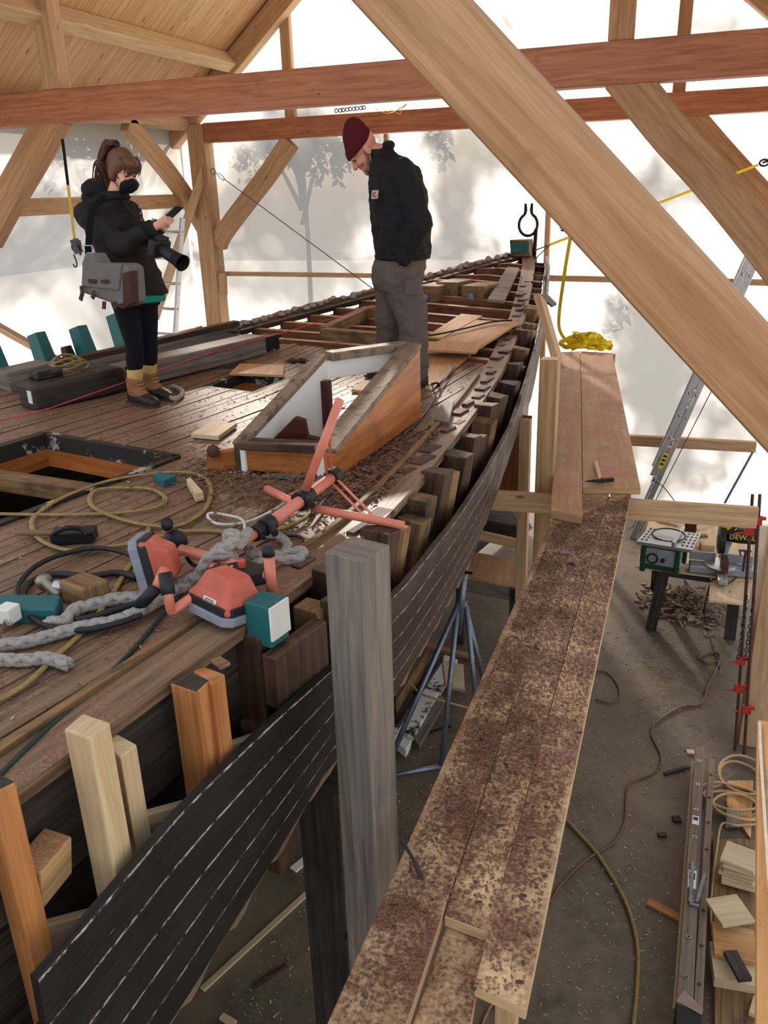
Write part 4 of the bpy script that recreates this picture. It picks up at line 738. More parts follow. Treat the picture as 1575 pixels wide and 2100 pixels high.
# jack stand and salvaged wood beyond the near post
js = thing('jack_stand', 'galvanised tube tripod stand under the black hull', 'stand', az(905, 1575, 0)); ap = ay(949, 1215, 5.85); tp = ay(953, 1162, 5.85); feet = [az(905, 1572, .03), az(785, 1592, .03), az(1010, 1470, .03), az(985, 1520, .03)]
m = MB(); m.tube([tp, ay(940, 1300, 5.8)], .03, 10); m.tube([tp, tp+V((0, 0, -.02))], .036, 10); m.build('mast_tube', 'galvanised', js, 0, True)
for i, f in enumerate(feet): m = MB(); m.tube([ap+V((.02*(i-1.5), 0, -.04*i)), f], .022, 10); m.build('leg', 'galvanised', js, 0, True)
m = MB(); m.tube([feet[0], feet[1]], .022, 10); m.build('base_bar', 'galvanised', js, 0, True); m = MB(); m.tube([ay(951, 1170, 5.83)+V((-.03, -.03, 0)), ay(951, 1170, 5.83)+V((.08, -.03, 0))], .012, 8); m.build('pin', 'iron', js)
px_slab('salvaged_trim', 'white_flaked', [(800, 1512), (912, 1342), (938, 1352), (832, 1538)], .13, .08, 'white painted salvaged trim board with peeling paint', 'board')
px_slab('salvaged_trim', 'black_flaked', [(793, 1510), (905, 1345), (910, 1346), (800, 1514)], .17, .06, 'narrow black and white salvaged strip beside the peeling trim board', 'board')
px_slab('salvaged_board', 'weathered', [(836, 1502), (890, 1420), (915, 1432), (860, 1528)], .10, .05, 'grey board beside the peeling white trim', 'board'); px_slab('plywood_offcut', 'ply_clean', [(907, 1354), (950, 1362), (953, 1414), (914, 1406)], .14, .03, 'pale plywood offcut with a knot behind the jack stand', 'offcut')
px_slab('salvaged_board', 'scaffold_dull', [(864, 1312), (985, 1345), (984, 1352), (866, 1322)], .05, .04, 'long thin board on the floor behind the jack stand', 'board')
px_slab('salvaged_block', 'old_oak_pale', [(800, 1400), (858, 1318), (880, 1330), (812, 1440)], .28, .26, 'chunky brown timber under the torn hull edge', 'block'); px_slab('salvaged_block', 'weathered_shade_dark', [(800, 1460), (835, 1415), (850, 1425), (815, 1480)], .16, .15, 'dark block beside the peeling white trim', 'block')
m = MB(); p = az(875, 1505, .02); m.tube(spline([p, az(900, 1495, .02), az(925, 1490, .03)], 4), .012, 6); tag(m.build('iron_bar', 'iron'), 'bent iron bar on the floor by the grey board', 'bar')
m = MB(); m.tube(spline([az(828, 1385, .22), az(860, 1420, .17), az(900, 1435, .15), az(960, 1452, .02)], 5), .01, 6); tag(m.build('air_hose', 'hose_tan', None, 0, True), 'tan hose draped over the peeling white trim', 'hose')
# low bench beyond the jack stand
lb_ = thing('low_bench', 'rough wooden bench under the ledger beyond the hull', 'bench', az(1000, 1230, .2)); Yb = 7.4
m = MB(); m.slab([ay(940, 1175, Yb), ay(955, 1128, Yb+.6), ay(1064, 1150, Yb+.6), ay(1058, 1205, Yb)], .03); m.build('bench_top', 'scaffold_dull', lb_)
m = MB(); a, b = ay(935, 1195, Yb-.02), ay(1060, 1222, Yb-.02); m.beam(a, b, .04, .12); m.build('apron', 'weathered', lb_)
for x in (945, 1055): a = ay(x, 1205, Yb); m = MB(); m.beam(a, (a.x, a.y, 0), .08, .08, (0, 1, 0)); m.build('leg', 'weathered_shade_dark', lb_)
m = MB(); m.beam(ay(985, 1098, 7.9), ay(1066, 1116, 7.9), .05, .1); tag(m.build('trestle_rail', 'pine', None, .004), 'pale rail crossing above the low bench', 'rail')
m = MB(); m.beam(ay(1060, 1042, 8.3), ay(1088, 1086, 8.2), .05, .12); tag(m.build('board_offcut', 'white_paint'), 'whitish board tilted behind the shore post', 'board'); m = MB(); m.beam(ay(985, 1068, 8.3), ay(1066, 1085, 8.3), .2, .14); tag(m.build('timber_offcut', 'weathered_shade_dark'), 'dark heavy timber lying beyond the pale rail', 'timber')
# ------------------------------------------------------------------ loose things on the deck
def dslab(name, mat, pxs, h, th, label, cat='board', group=None):
    m = MB(); m.slab([dk(x, y, h) for x, y in pxs], th); return tag(m.build(name, mat, None, .003), label, cat, group)
# squared timbers lying to port
def dbeam(name, mat, a, b, w, h, label):
    pass
sq = thing('squared_timber', 'long grey squared timber with a dark bolted end, lying nearest the woman on deck', 'timber', dk(130, 830))
A0, A1 = dk(74, 845), dk(548, 727); d = (A1-A0).normalized(); n_ = V((-d.y, d.x, 0)).normalized(); W, H = .24, .165
m = MB(); c0 = A0+d*.72+n_*W/2+V((0, 0, H/2)); c1 = A1+n_*W/2+V((0, 0, H/2)); m.beam(c0, c1, W, H); m.build('shaft', 'weathered', sq, .012)
m = MB(); c0 = A0+n_*W/2+V((0, 0, H/2+.004)); c1 = A0+d*.72+n_*W/2+V((0, 0, H/2+.004)); m.beam(c0, c1, W+.02, H+.015); m.build('painted_end', 'weathered_shade_dark', sq, .02)
m = MB(); c = A0+d*.35+n_*W*.5+V((0, 0, H+.013)); m.box(c, d*.09, n_*.045, (0, 0, .002)); m.build('mortise', 'mahogany', sq)
for f in (.18, .5): m = MB(); c = A0+d*f+n_*W*.25+V((0, 0, H+.012)); m.tube([c, c+V((0, 0, .003))], .022, 10); m.build('bolt_hole', 'ink', sq)
m = MB(); c = A0+d*.74+V((0, 0, H*.55))-n_*.001; m.tube([c+V((0, 0, -.08)), c+V((0, 0, .08))], .007, 6); m.build('iron_strap', 'iron', sq); m = MB(); c = A0-d*.003+n_*.05+V((0, 0, .1)); m.box(c, d*.002, n_*.03, (0, 0, .045)); m.build('white_mark', 'white_paint', sq)
m = MB(); c = A1+n_*W*.5+V((0, 0, H*.5)); m.beam(c-d*.1, c+d*.16, .15, .12); m.build('end_bracket', 'iron', sq, .01); m = MB(); c = A1+n_*W*.3+d*.18; m.tube([c, c+V((0, 0, .12))], .022, 8); m.tube([c+V((0, 0, .11)), c+V((0, 0, .14))], .045, 8); m.build('end_bolt', 'iron', sq)
m = MB(); B0, B1 = dk(22, 806)+n_*.02, dk(492, 690); m.beam(B0.lerp(B1, .0)+n_*.1+V((0, 0, .08)), B0.lerp(B1, .17)+n_*.1+V((0, 0, .08)), .24, .16); m.beam(B0.lerp(B1, .17)+n_*.1+V((0, 0, .05)), B1+n_*.1+V((0, 0, .05)), .2, .1); tag(m.build('squared_timber', 'weathered', None, .012), 'second grey timber lying behind the bolted one, along the teal stanchions', 'timber')
m = MB(); m.beam(B0.lerp(B1, .16)+n_*.06+V((0, 0, .125)), B1+n_*.03+V((0, 0, .125)), .09, .045); tag(m.build('loose_batten', 'old_oak'), 'dark batten lying along the top of the rear timber', 'batten')
m = MB(); m.tube(spline([dk(60, 772, .2), dk(95, 765, .22), dk(125, 758, .24)], 4), .03, 8); m.box(dk(98, 765, .22), d*.1, n_*.04, (0, 0, .03)); tag(m.build('wood_mallet', 'weathered_shade_dark', None, .01), 'dark wooden tool lying on the rear timber by a teal stanchion', 'tool')
m = MB()
for i in range(4): c = dk(142, 752, .2); m.tube([c+V((.16*math.cos(k*.3)*(1-.1*i), .1*math.sin(k*.3), .02*i+.02*math.sin(k*.6+i))) for k in range(21)], .008, 6, closed=True)
tag(m.build('rope_coil', 'hose_brown'), 'small coil of brown line on the rear timber', 'rope')
m = MB(); m.tube([dk(-30, 868, .03), dk(100, 838, .11), A0+d*1.4+V((0, 0, .12)), dk(770, 628, .16)], .0035, 6); tag(m.build('string_line', 'pink'), 'taut pink string line stretched along the deck', 'string')
dslab('plywood_offcut', 'ply', [(470, 765), (492, 745), (585, 748), (580, 769)], .022, .02, 'plywood strip lying just beyond the small square hatch')
dslab('plywood_offcut', 'ply_clean', [(391, 889), (432, 864), (486, 867), (448, 894)], .03, .028, 'small square plywood piece with a pinch of shavings')
dslab('plywood_offcut', 'ply', [(720, 798), (745, 779), (790, 782), (782, 806)], .025, .022, 'plywood piece on the deck seen through the open coaming')
dslab('board_offcut', 'weathered_shade_dark', [(445, 752), (465, 740), (500, 741), (480, 753)], .016, .015, 'thin dark board by the end of the grey timber')
dslab('loose_plank', 'weathered', [(1000, 613), (1034, 616), (1065, 549), (1040, 547)], .07, .03, 'loose grey plank across the foredeck beams near the bow', 'plank')
dslab('plywood_sheet', 'ply', [(872, 690), (946, 643), (990, 647), (905, 694)], .045, .02, 'narrow plywood sheet behind the man, on the beams')
dslab('plywood_sheet', 'ply', [(868, 716), (976, 656), (1065, 660), (968, 722)], .07, .02, 'large plywood sheet with a dark line across it, by the starboard edge')
dslab('plywood_sheet', 'ply', [(870, 716), (872, 699), (990, 702), (975, 722)], .09, .02, 'plywood strip lying on the large sheet beside the trouser leg')
dslab('plywood_sheet', 'ply', [(872, 795), (880, 716), (970, 723), (885, 800)], .012, .01, 'plywood sheet at the feet of the man')
m = MB(); m.tube(spline([dk(860, 690, .06), dk(900, 685, .09), dk(960, 672, .09), dk(1010, 660, .09), dk(1050, 657, .1)], 5), .008, 6); tag(m.build('power_cord', 'rubber'), 'dark cord lying across the large plywood sheet', 'cord')
m = MB(); m.tube(spline([dk(932, 752, .02), dk(905, 790, .02), dk(880, 835, .02), dk(862, 858, .02), dk(830, 890, .02), dk(760, 945, .02), dk(700, 990, .02), dk(640, 1055, .03)], 6), .007, 6); tag(m.build('power_cord', 'gunmetal'), 'grey cord running along the foot of the orange coaming side', 'cord')
for (q, h, mt, lb, th) in (([(891, 860), (905, 826), (932, 822), (920, 866)], .04, 'weathered', 'short pale wedge of wood on the deck edge, beyond the brown coaming', .04), ([(730, 1012), (772, 1003), (782, 1014), (742, 1022)], .014, 'weathered', 'flat grey wood chip beside the tripod leg', .012), ([(312, 972), (330, 967), (361, 975), (335, 986)], .04, 'teal_paint', 'small teal painted offcut inside the hose loops', .04), ([(382, 982), (390, 978), (417, 1008), (400, 1012)], .05, 'ply_clean', 'pale wedge beside the hose loop', .045), ([(432, 1352), (452, 1345), (473, 1357), (450, 1368)], .016, 'old_oak_pale', 'thin square chip on the deck edge near the orange timbers', .014), ([(280, 1320), (285, 1318), (308, 1343), (303, 1345)], .012, 'oregon_orange', 'thin reddish splinter on the deck planks', .01), ([(535, 975), (560, 970), (640, 972), (610, 978)], .02, 'weathered', 'thin slat under the front of the coaming', .016)):
    dslab('wood_scrap', mt, q, h, th, lb, 'wood scrap')
m = MB(); a, b = dk(462, 880, .0), dk(462, 865, .0); m.tube([dk(437, 925), dk(437, 925, .12)], .018, 8); m.tube([dk(437, 925, .11), dk(437, 925, .135)], .035, 8); tag(m.build('deck_bolt', 'rust', None, 0, True), 'rusty bolt standing by the sawn end of the coaming', 'bolt')
m = MB(); m.tube(spline([dk(885, 787, .0), dk(888, 787, .06), dk(897, 785, .05), dk(900, 790, .0)], 4), .009, 6); tag(m.build('iron_staple', 'iron'), 'bent iron staple in the deck beyond the coaming', 'staple')
m = MB(); m.tube([dk(485, 680, 0), dk(484, 680, .1)], .015, 6); m.tube([dk(484, 680, .1), dk(470, 680, .12)], .014, 6); tag(m.build('deck_cleat', 'iron'), 'iron cleat at the port end of the foredeck', 'cleat')
m = MB(); m.tube([dk(40, 1093, .03), dk(110, 1093, .035)], .014, 8); tag(m.build('wood_stick', 'old_oak_pale'), 'brown stick beside the dark tool within the hose', 'stick')
m = MB(); m.beam(dk(108, 1100, .03), dk(196, 1094, .03), .09, .05); m.tube(spline([dk(110, 1095, .06), dk(135, 1083, .1), dk(165, 1085, .08), dk(180, 1098, .06)], 5), .012, 6); tag(m.build('caulking_tool', 'iron', None, .01), 'black tool with a cord loop lying within the hose', 'tool')
# loose coaming of a cabin trunk
ck = thing('cabin_coaming', 'loose wooden coaming frame with flaking white inside and varnished outside', 'coaming', dk(700, 900))
FR, BR = dk(690, 988), dk(864, 864); fr_t, br_t = ay(696, 928, FR.y+.03), ay(848, 712, BR.y)
hF, hB = fr_t.z-FR.z, br_t.z-BR.z
BLt = march(650, 733, lambda p: p.z-(dz(p.y)+hB)); FLt = march(478, 908, lambda p: p.z-(dz(p.y)+hF+.02)); FL, BL = V((FLt.x, FLt.y, dz(FLt.y))), V((BLt.x, BLt.y, dz(BLt.y)))
def side(a, b, ha, hb_, th, inn, name, mo, mi, mtop, h0a=0, h0b=0):
    """board a->b with own heights; outer/inner/top faces"""
    u_ = (b-a).normalized(); n2 = V((inn.x, inn.y, 0)); n2 = (n2-u_*n2.dot(u_)).normalized()*th
    z = V((0, 0, 1)); P = [a+z*h0a, b+z*h0b, b+z*hb_, a+z*ha]; m = MB(); m.prism(P if n2.cross(u_).z > 0 else P, n2*.55); o_ = m.build(name, mo, ck, .006)
    m = MB(); m.prism([p+n2*.551 for p in P], n2*.449); m.build('inner_face', mi, o_, .003)
    m = MB(); t1, t2 = a+z*(ha+.012)+n2*.5, b+z*(hb_+.012)+n2*.5; m.beam(t1, t2, th*1.15, .03); m.build('top_cap', mtop, o_, .006); return o_
inr = V((-1, 0, 0)); side(FR, BR, hF, hB, .11, inr, 'side_board', 'varnish_brown', 'white_flaked', 'rotten_white', 0, .02)
inl = V((1, 0, 0)); ext = (FL-BL).normalized()*.0; side(FL, BL, hF, hB, .07, inl, 'side_board', 'old_oak', 'white_paint', 'rotten_white')
m = MB(); e0, e1 = dk(425, 968), FL+V((0, 0, 0)); m.prism([e0+V((0, 0, .0)), e1+V((.02, .05, 0)), e1+V((.02, .05, hF*.95)), e0+V((.0, .0, .11))], V((.09, .02, 0))); m.build('sawn_stub', 'varnish_brown', ck, .006)
zf = V((0, 0, 1)); m = MB(); a, b = FL+V((.04, 0, 0)), FR+V((-.06, .04, 0)); m.prism([a+zf*(hF-.13), b+zf*(hF-.14), b+zf*hF, a+zf*hF], V((.005, .06, 0))); f_ = m.build('front_board', 'varnish_brown', ck, .006)
m = MB(); m.beam(a+zf*(hF+.01)+V((0, .03, 0)), b+zf*(hF+.01)+V((0, .03, 0)), .1, .045); m.build('top_cap', 'old_oak', f_, .006)
m = MB(); a, b = BL+V((.06, 0, 0)), BR+V((-.1, 0, 0)); m.prism([a+zf*(hB-.13), b+zf*(hB-.13), b+zf*(hB-.02), a+zf*(hB-.02)], V((0, .06, 0))); f_ = m.build('cross_board', 'white_paint', ck, .006)
m = MB(); m.beam(a+zf*(hB+.005)+V((0, .03, 0)), b+zf*(hB+.005)+V((0, .03, 0)), .1, .05); m.build('top_cap', 'rotten_white', f_, .006)
m = MB(); q = BL.lerp(FL, .08)+V((.09, 0, 0)); m.beam(q+zf*.0, q+zf*(hB-.12), .05, .06, (0, 1, 0)); m.build('corner_post', 'mahogany', ck, .006)
a, b = BL.lerp(FL, .72)+V((.07, 0, .05)), BR.lerp(FR, .70)+V((-.1, 0, .05)); m = MB(); m.beam(a, b, .04, .07); r_ = m.build('inner_rail', 'white_paint', ck, .006); m = MB(); m.beam(a+zf*.045, b+zf*.045, .05, .025); m.build('inner_cap', 'mahogany', r_, .004)
c = a.lerp(b, .12)+zf*.05; u_ = (b-a).normalized(); m = MB(); m.prism([c-u_*.08, c+u_*.3, c+u_*.22+zf*.02, c+u_*.14+zf*.04, c+u_*.13+zf*.13, c+u_*.08+zf*.15], V((0, .04, 0))); m.build('knee_bracket', 'mahogany', ck, .006)
# toppled work light
wl = thing('work_light', 'orange twin head work light on a tripod, toppled on the deck', 'work light', dk(560, 1090))
hub1, hub2 = dk(624, 1022, .15), dk(684, 977, .17); lowc, lowd = dk(548, 1077, .13), dk(529, 1090, .12); mt0 = dk(440, 1152, .1)
def tb_(name, pts, r_, mat, par=wl, n=12): m = MB(); m.tube(pts, r_, n); return m.build(name, mat, par, 0, True)
tb_('mast', [hub2+(hub2-hub1)*.08, hub1, lowc], .026, 'orange'); tb_('inner_mast', [lowd, mt0], .019, 'orange')
for a, b, nm in ((hub1, hub1+(lowc-hub1)*.001, 'x'),): pass
dm = (lowc-hub1).normalized()
for p, nm, l, r_ in ((hub1, 'leg_collar', .04, .045), (hub2, 'strut_collar', .025, .042), (lowc, 'clamp_collar', .03, .038), (lowd, 'clamp_collar', .025, .034)):
    m = MB(); m.tube([p-dm*l, p+dm*l], r_, 10); q = m.build(nm, 'rubber', wl, .004); 
    if l > .028: m = MB(); m.tube([p+V((.03, -.02, .0)), p+V((.06, -.05, -.01))], .016, 8); m.build('knob', 'rubber', q)
legs = [(hub1+V((.0, 0, .02)), ay(697, 820, hub1.y+.02)), (hub1+V((.03, 0, -.04)), dk(829, 1078, .04)), (hub1+V((-.02, .02, -.05)), dk(548, 1003, .05))]
for a, b in legs: tb_('leg', [a, b], .019, 'orange')
for k, (f, off_) in enumerate(((.62, .0), (.66, 0), (.5, 0))):
    a, b = legs[k]; q = a.lerp(b, f); tgt = hub2+V((-.02, 0, 0))
    for s_ in (-1, 1): m = MB(); o_ = V((.012*s_, .004*s_, .008*s_)); m.beam(tgt+o_, q+o_, .012, .004); m.build('strut', 'orange', wl)
cb0, cb1 = dk(372, 1127, .12), dk(548, 1177, .13); tb_('crossbar', [cb0, cb1], .021, 'orange')
for a, b in ((dk(345, 1100, .1), dk(343, 1078, .2)), (dk(558, 1212, .07), dk(551, 1140, .2))):
    tb_('lamp_pivot', [a, b], .02, 'orange'); e = (b-a).normalized(); tb_('pivot_cap', [b, b+e*.035], .023, 'rubber')
m = MB(); m.ball(dk(360, 1108, .13), (.05, 0, 0), (0, .04, 0), (0, 0, .045)); m.build('yoke_clamp', 'rubber', wl, 0, True)
hd = spline([dk(437, 1148, .12), dk(436, 1180, .12), dk(405, 1215, .1), dk(358, 1250, .07), dk(350, 1248, .08), dk(346, 1225, .13), dk(343, 1205, .16)], 4); tb_('handle', hd, .017, 'orange'); tb_('handle_grip', [hd[-1]-(hd[-1]-hd[-4]), hd[-1], hd[-1]+(hd[-1]-hd[-4]).normalized()*.05], .024, 'rubber')
hd2 = [dk(338, 1168, .16), dk(322, 1205, .12), dk(284, 1243, .04)]; tb_('handle', [hd2[0], hd2[1]], .02, 'orange'); tb_('handle_grip', [hd2[1], hd2[2]], .023, 'rubber')
def lamp(face_c, axis, up, w, h, dpt):
    """lamp head: face disc centre, axis from face to back"""
    axis = axis.normalized(); up = (up-axis*up.dot(axis)).normalized(); sd = axis.cross(up); h_ = MB()
    def rect(d_, sw, sh, dz_=0): c_ = face_c+axis*d_+up*dz_; return [c_-sd*sw-up*sh, c_+sd*sw-up*sh, c_+sd*sw+up*sh, c_-sd*sw+up*sh]
    R_ = [rect(.015, w, h), rect(.05, w*.96, h*.96), rect(dpt*.6, w*.8, h*.78), rect(dpt, w*.62, h*.55), rect(dpt+.01, w*.5, h*.45)]; ids = [h_.add(r__) for r__ in R_]
    for a, b in zip(ids[:-1], ids[1:]):
        for k in range(4): q = (k+1) % 4; h_.face((a+k, a+q, b+q, b+k))
    h_.face((ids[0]+3, ids[0]+2, ids[0]+1, ids[0])); h_.face(tuple(range(ids[-1], ids[-1]+4))); ho = h_.build('lamp_housing', 'orange_red', wl, .016)
    m = MB(); n8 = [(-1, -.72), (-.76, -1), (.76, -1), (1, -.72), (1, .72), (.76, 1), (-.76, 1), (-1, .72)]; m.prism([face_c-axis*.018+sd*(w*1.1*x)+up*(h*1.1*y) for x, y in n8], axis*.034); rm = m.build('lens_rim', 'pad_grey', ho, .006)
    m = MB(); m.prism([face_c+axis*.016+sd*(w*1.04*x)+up*(h*1.04*y) for x, y in n8], axis*.03); m.build('gasket', 'rubber', ho, .004)
    m = MB(); m.prism([face_c-axis*.02+sd*(w*.85*x)+up*(h*.85*y) for x, y in n8], axis*.004); m.build('lens', 'lens_black', rm); return ho, axis, up, sd
# upright tilted lamp, face to port
fc = dk(300, 1205, .0).lerp(dk(300, 1205, .0), 0); fc = march(299, 1160, lambda p: p.z-(dz(p.y)+.115))
lamp(fc, V((.78, .30, .16)), V((-.18, .1, 1)), .078, .105, .11)
f2 = march(462, 1245, lambda p: p.z-(dz(p.y)+.045)); ho, axx, upp, sdd = lamp(f2, V((.12, .12, 1)), V((.30, .95, -.1)), .105, .09, .125)
nrm = (-upp*.97+axx*.26).normalized(); lc = f2-upp*.083+axx*.045+nrm*.004-sdd*.012; e1 = sdd if sdd.x > 0 else -sdd; e1 = (e1-nrm*e1.dot(nrm)).normalized(); e2 = nrm.cross(e1)
m = MB(); m.box(lc, e1*.030, e2*.015, nrm*.0015); l2 = m.build('rating_label', 'white_label', ho)
for k in range(4): m = MB(); m.box(lc+e2*(.009-.006*k)+nrm*.002, e1*(.025 if k % 2 else .02), e2*.0014, nrm*.0005); m.build('print_mark', 'ink', l2)
m = MB(); q = dk(498, 1178, .12); m.box(q, (cb1-cb0).normalized()*.075, V((.05, .05, 0)), (0, 0, .03)); bx = m.build('switch_box', 'rubber', wl, .01); m = MB(); m.tube([q+V((0, 0, .03)), q+V((0, 0, .055))], .014, 8); m.build('switch_knob', 'orange_red', bx)
m = MB(); m.box(q+V((-.045, -.02, .031)), (.014, 0, 0), (0, .014, 0), (0, 0, .002)); m.build('warning_label', 'yellow', bx)
m = MB(); m.tube(spline([cb0+V((.02, 0, -.03)), dk(400, 1160, .05), dk(445, 1162, .14), dk(470, 1162, .16)], 5), .008, 6); m.build('lamp_wire', 'rubber', wl)
def dcord(pxs, h, r_, mat, name, label, cat, flat=None, k=7):
    m = MB(); m.tube(spline([dk(*p[:2], p[2] if len(p) > 2 else h) for p in pxs], k), r_, 8, flat=flat); return tag(m.build(name, mat, None, 0, True), label, cat)
dcord([(662, 992, .16), (650, 1000, .1), (632, 1018, .12), (600, 1016, .08), (585, 1030), (550, 1052), (500, 1072), (450, 1075), (428, 1063), (430, 1053), (460, 1056), (495, 1065), (502, 1085), (498, 1112)], .02, .007, 'cord_white', 'power_cord', 'white cord tangled around the tripod legs', 'cord')
dcord([(-40, 1053), (60, 1055), (160, 1055), (260, 1050), (325, 1038), (338, 1020), (310, 1003), (260, 1000), (205, 1003), (185, 1018), (192, 1040), (240, 1062), (300, 1076), (365, 1078), (415, 1050), (432, 1015), (425, 985), (385, 969), (310, 971), (215, 988), (130, 1020), (75, 1055), (66, 1080), (85, 1108), (140, 1128), (210, 1123), (290, 1110), (360, 1092), (430, 1088), (500, 1095), (570, 1085), (625, 1062), (648, 1030)], .018, .0125, 'hose_brown', 'air_hose', 'brown hose lying in wide loops on the deck planks', 'hose', .55)
dcord([(305, 1082), (295, 1120), (262, 1165), (232, 1215), (180, 1285), (110, 1350), (50, 1405), (-30, 1450)], .012, .012, 'hose_brown', 'air_hose', 'brown hose running from the loops toward the near end of the deck', 'hose', .5)
dcord([(385, 1195), (330, 1265), (270, 1335), (200, 1405), (130, 1465), (60, 1530), (-20, 1610)], .012, .008, 'cord_green', 'power_cord', 'dark green cord running straight across the deck planks', 'cord')
dcord([(280, 1185), (240, 1175), (180, 1182), (110, 1178), (62, 1195), (46, 1225), (68, 1255), (120, 1270), (180, 1268), (240, 1250), (275, 1240)], .02, .014, 'rubber', 'air_hose', 'black hose looped around the brass coupling', 'hose')
dcord([(300, 1160, .05), (260, 1135), (200, 1124), (130, 1136), (75, 1160), (40, 1195), (35, 1225), (52, 1255), (100, 1285), (170, 1292), (235, 1280), (290, 1262)], .03, .011, 'rubber', 'air_hose', 'outer black hose making the widest loop by the rope', 'hose')
dcord([(520, 1108, .03), (560, 1100), (610, 1100), (622, 1115), (600, 1140), (560, 1160)], .014, .007, 'rubber', 'power_cord', 'thin black cord looped beyond the rope knot', 'cord')
# braided ropes
def rope(pxs, h, r_, label, k=9):
    P = spline([dk(p[0], p[1], p[2] if len(p) > 2 else h) for p in pxs], k); m = MB(); L = 0; D = []
    Q = []; 
    for i in range(len(P)-1):
        n2 = max(1, int((P[i+1]-P[i]).length/.012)); Q += [P[i].lerp(P[i+1], j/n2) for j in range(n2)]
    Q.append(P[-1])
    for s_ in range(4):
        pts = []; L = 0
        for i, p in enumerate(Q):
            if i: L += (Q[i]-Q[i-1]).length
            d_ = (Q[min(i+1, len(Q)-1)]-Q[max(i-1, 0)]).normalized(); a_ = d_.cross(V((0, 0, 1))).normalized(); b_ = a_.cross(d_); ph = L/(r_*5.2)*6.283*(1 if s_ < 2 else -1)+s_*math.pi
            pts.append(p+a_*math.cos(ph)*r_*.52+b_*math.sin(ph)*r_*.42)
        m.tube(pts, r_*.62, 7)
    return tag(m.build('braided_rope', 'rope', None, 0, True), label, 'rope')
rope([(96, 1276), (120, 1277), (140, 1268), (155, 1250), (196, 1238), (244, 1227), (292, 1226), (325, 1213), (366, 1198), (405, 1183, .06), (420, 1158, .12), (436, 1138, .16), (462, 1136, .16), (478, 1145, .08)], .028, .024, 'thick grey braided rope with a frayed end by the hose coupling')
rope([(-40, 1330), (0, 1324), (61, 1315), (122, 1298), (175, 1284), (227, 1275), (276, 1258), (325, 1233), (355, 1212), (385, 1200), (418, 1178), (430, 1150, .1), (446, 1128, .16), (466, 1120, .19), (480, 1108, .2)], .028, .022, 'thick grey braided rope running from the deck edge up to the knot')
rope([(-40, 1352), (0, 1353), (50, 1354), (97, 1350), (142, 1363)], .026, .022, 'short thick rope end lying alone on the deck planks')
rope([(470, 1112, .18), (466, 1098, .2), (480, 1096, .21), (486, 1120, .17), (500, 1102, .16), (510, 1092, .12), (500, 1110, .08), (512, 1125), (538, 1142), (580, 1137), (618, 1130), (612, 1146), (560, 1150), (520, 1158)], .028, .022, 'knotted part of the grey rope wrapped over the orange mast')
rope([(540, 1097), (572, 1100), (590, 1116), (586, 1130)], .026, .018, 'small rope bight beyond the knot')
m = MB(); m.tube(spline([dk(353, 792, .03), dk(366, 797, .03), dk(375, 806, .03), dk(362, 818, .03), dk(350, 815, .03), dk(346, 806, .03)], 6), .018, 8); tag(m.build('rope_loop', 'rope', None, 0, True), 'little loop of rope at the toe of the boot', 'rope')
# coupling, blocks
vc = thing('hose_coupling', 'brass and steel hose coupling lying inside the black hose', 'coupling', dk(110, 1212))
m = MB(); a, b = dk(87, 1190, .06), dk(120, 1222, .03); m.tube([a, a.lerp(b, .2), a.lerp(b, .22), b], [.032, .032, .018, .022], 12); m.build('coupling_body', 'bronze', vc, 0, True); m = MB(); m.ball(dk(120, 1203, .05), (.03, 0, 0), (0, .026, 0), (0, 0, .026)); m.tube([dk(120, 1210, .04), dk(150, 1190, .06)], .012, 8); m.build('valve_lever', 'aluminium', vc, 0, True)
m = MB(); q = dk(175, 1212, .045); m.box(q, (.07, -.02, 0), (.02, .05, 0), (0, 0, .045)); tag(m.build('wood_block', 'old_oak_pale', None, .01), 'brown wooden block inside the black hose loop', 'block')
m = MB(); q = dk(60, 1255, .02); m.box(q+V((0, 0, .012)), (.11, .03, 0), (-.03, .05, 0), (0, 0, .03)); tag(m.build('painted_block', 'teal_paint', None, .008), 'teal painted block lying at the deck edge under the black hose', 'block'); m = MB(); q = dk(17, 1258, .06); m.box(q, (.03, 0, 0), (0, .03, 0), (0, 0, .03)); tag(m.build('painted_block', 'white_flaked', None, .006), 'small whitish block beside the teal painted block', 'block')
# pale battens showing between the new timbers
for (a, b, z0, mt, lb) in (((93, 1920), (385, 1835), 2.05, 'pine_pale', 'pale batten between the lowest orange timber and the pale pair'), ((300, 1710), (380, 1688), 2.2, 'pine_pale', 'pale batten low between the pale and orange timbers'), ((300, 1690), (470, 1640), 2.3, 'ply_clean', 'upper pale batten between the pale and orange timbers'), ((470, 1545), (545, 1518), 2.5, 'pine_pale', 'pale batten right of the dark topped orange timber')):
    m = MB(); p, q = hullp(*a, .03), hullp(*b, .03); m.beam(p-(q-p)*.08, q, .035, .075); tag(m.build('pale_batten', mt, None, .003), lb, 'batten')
for x, y, z0, s_, lb in ((95, 1760, 2.45, .075, 'square beam end beside the lowest orange timber'),): m = MB(); m.beam(hullp(60, 1770, -.02), hullp(118, 1790, .06), .13, .13); tag(m.build('beam_stub', 'scaffold_dull', None, .006), lb, 'timber')
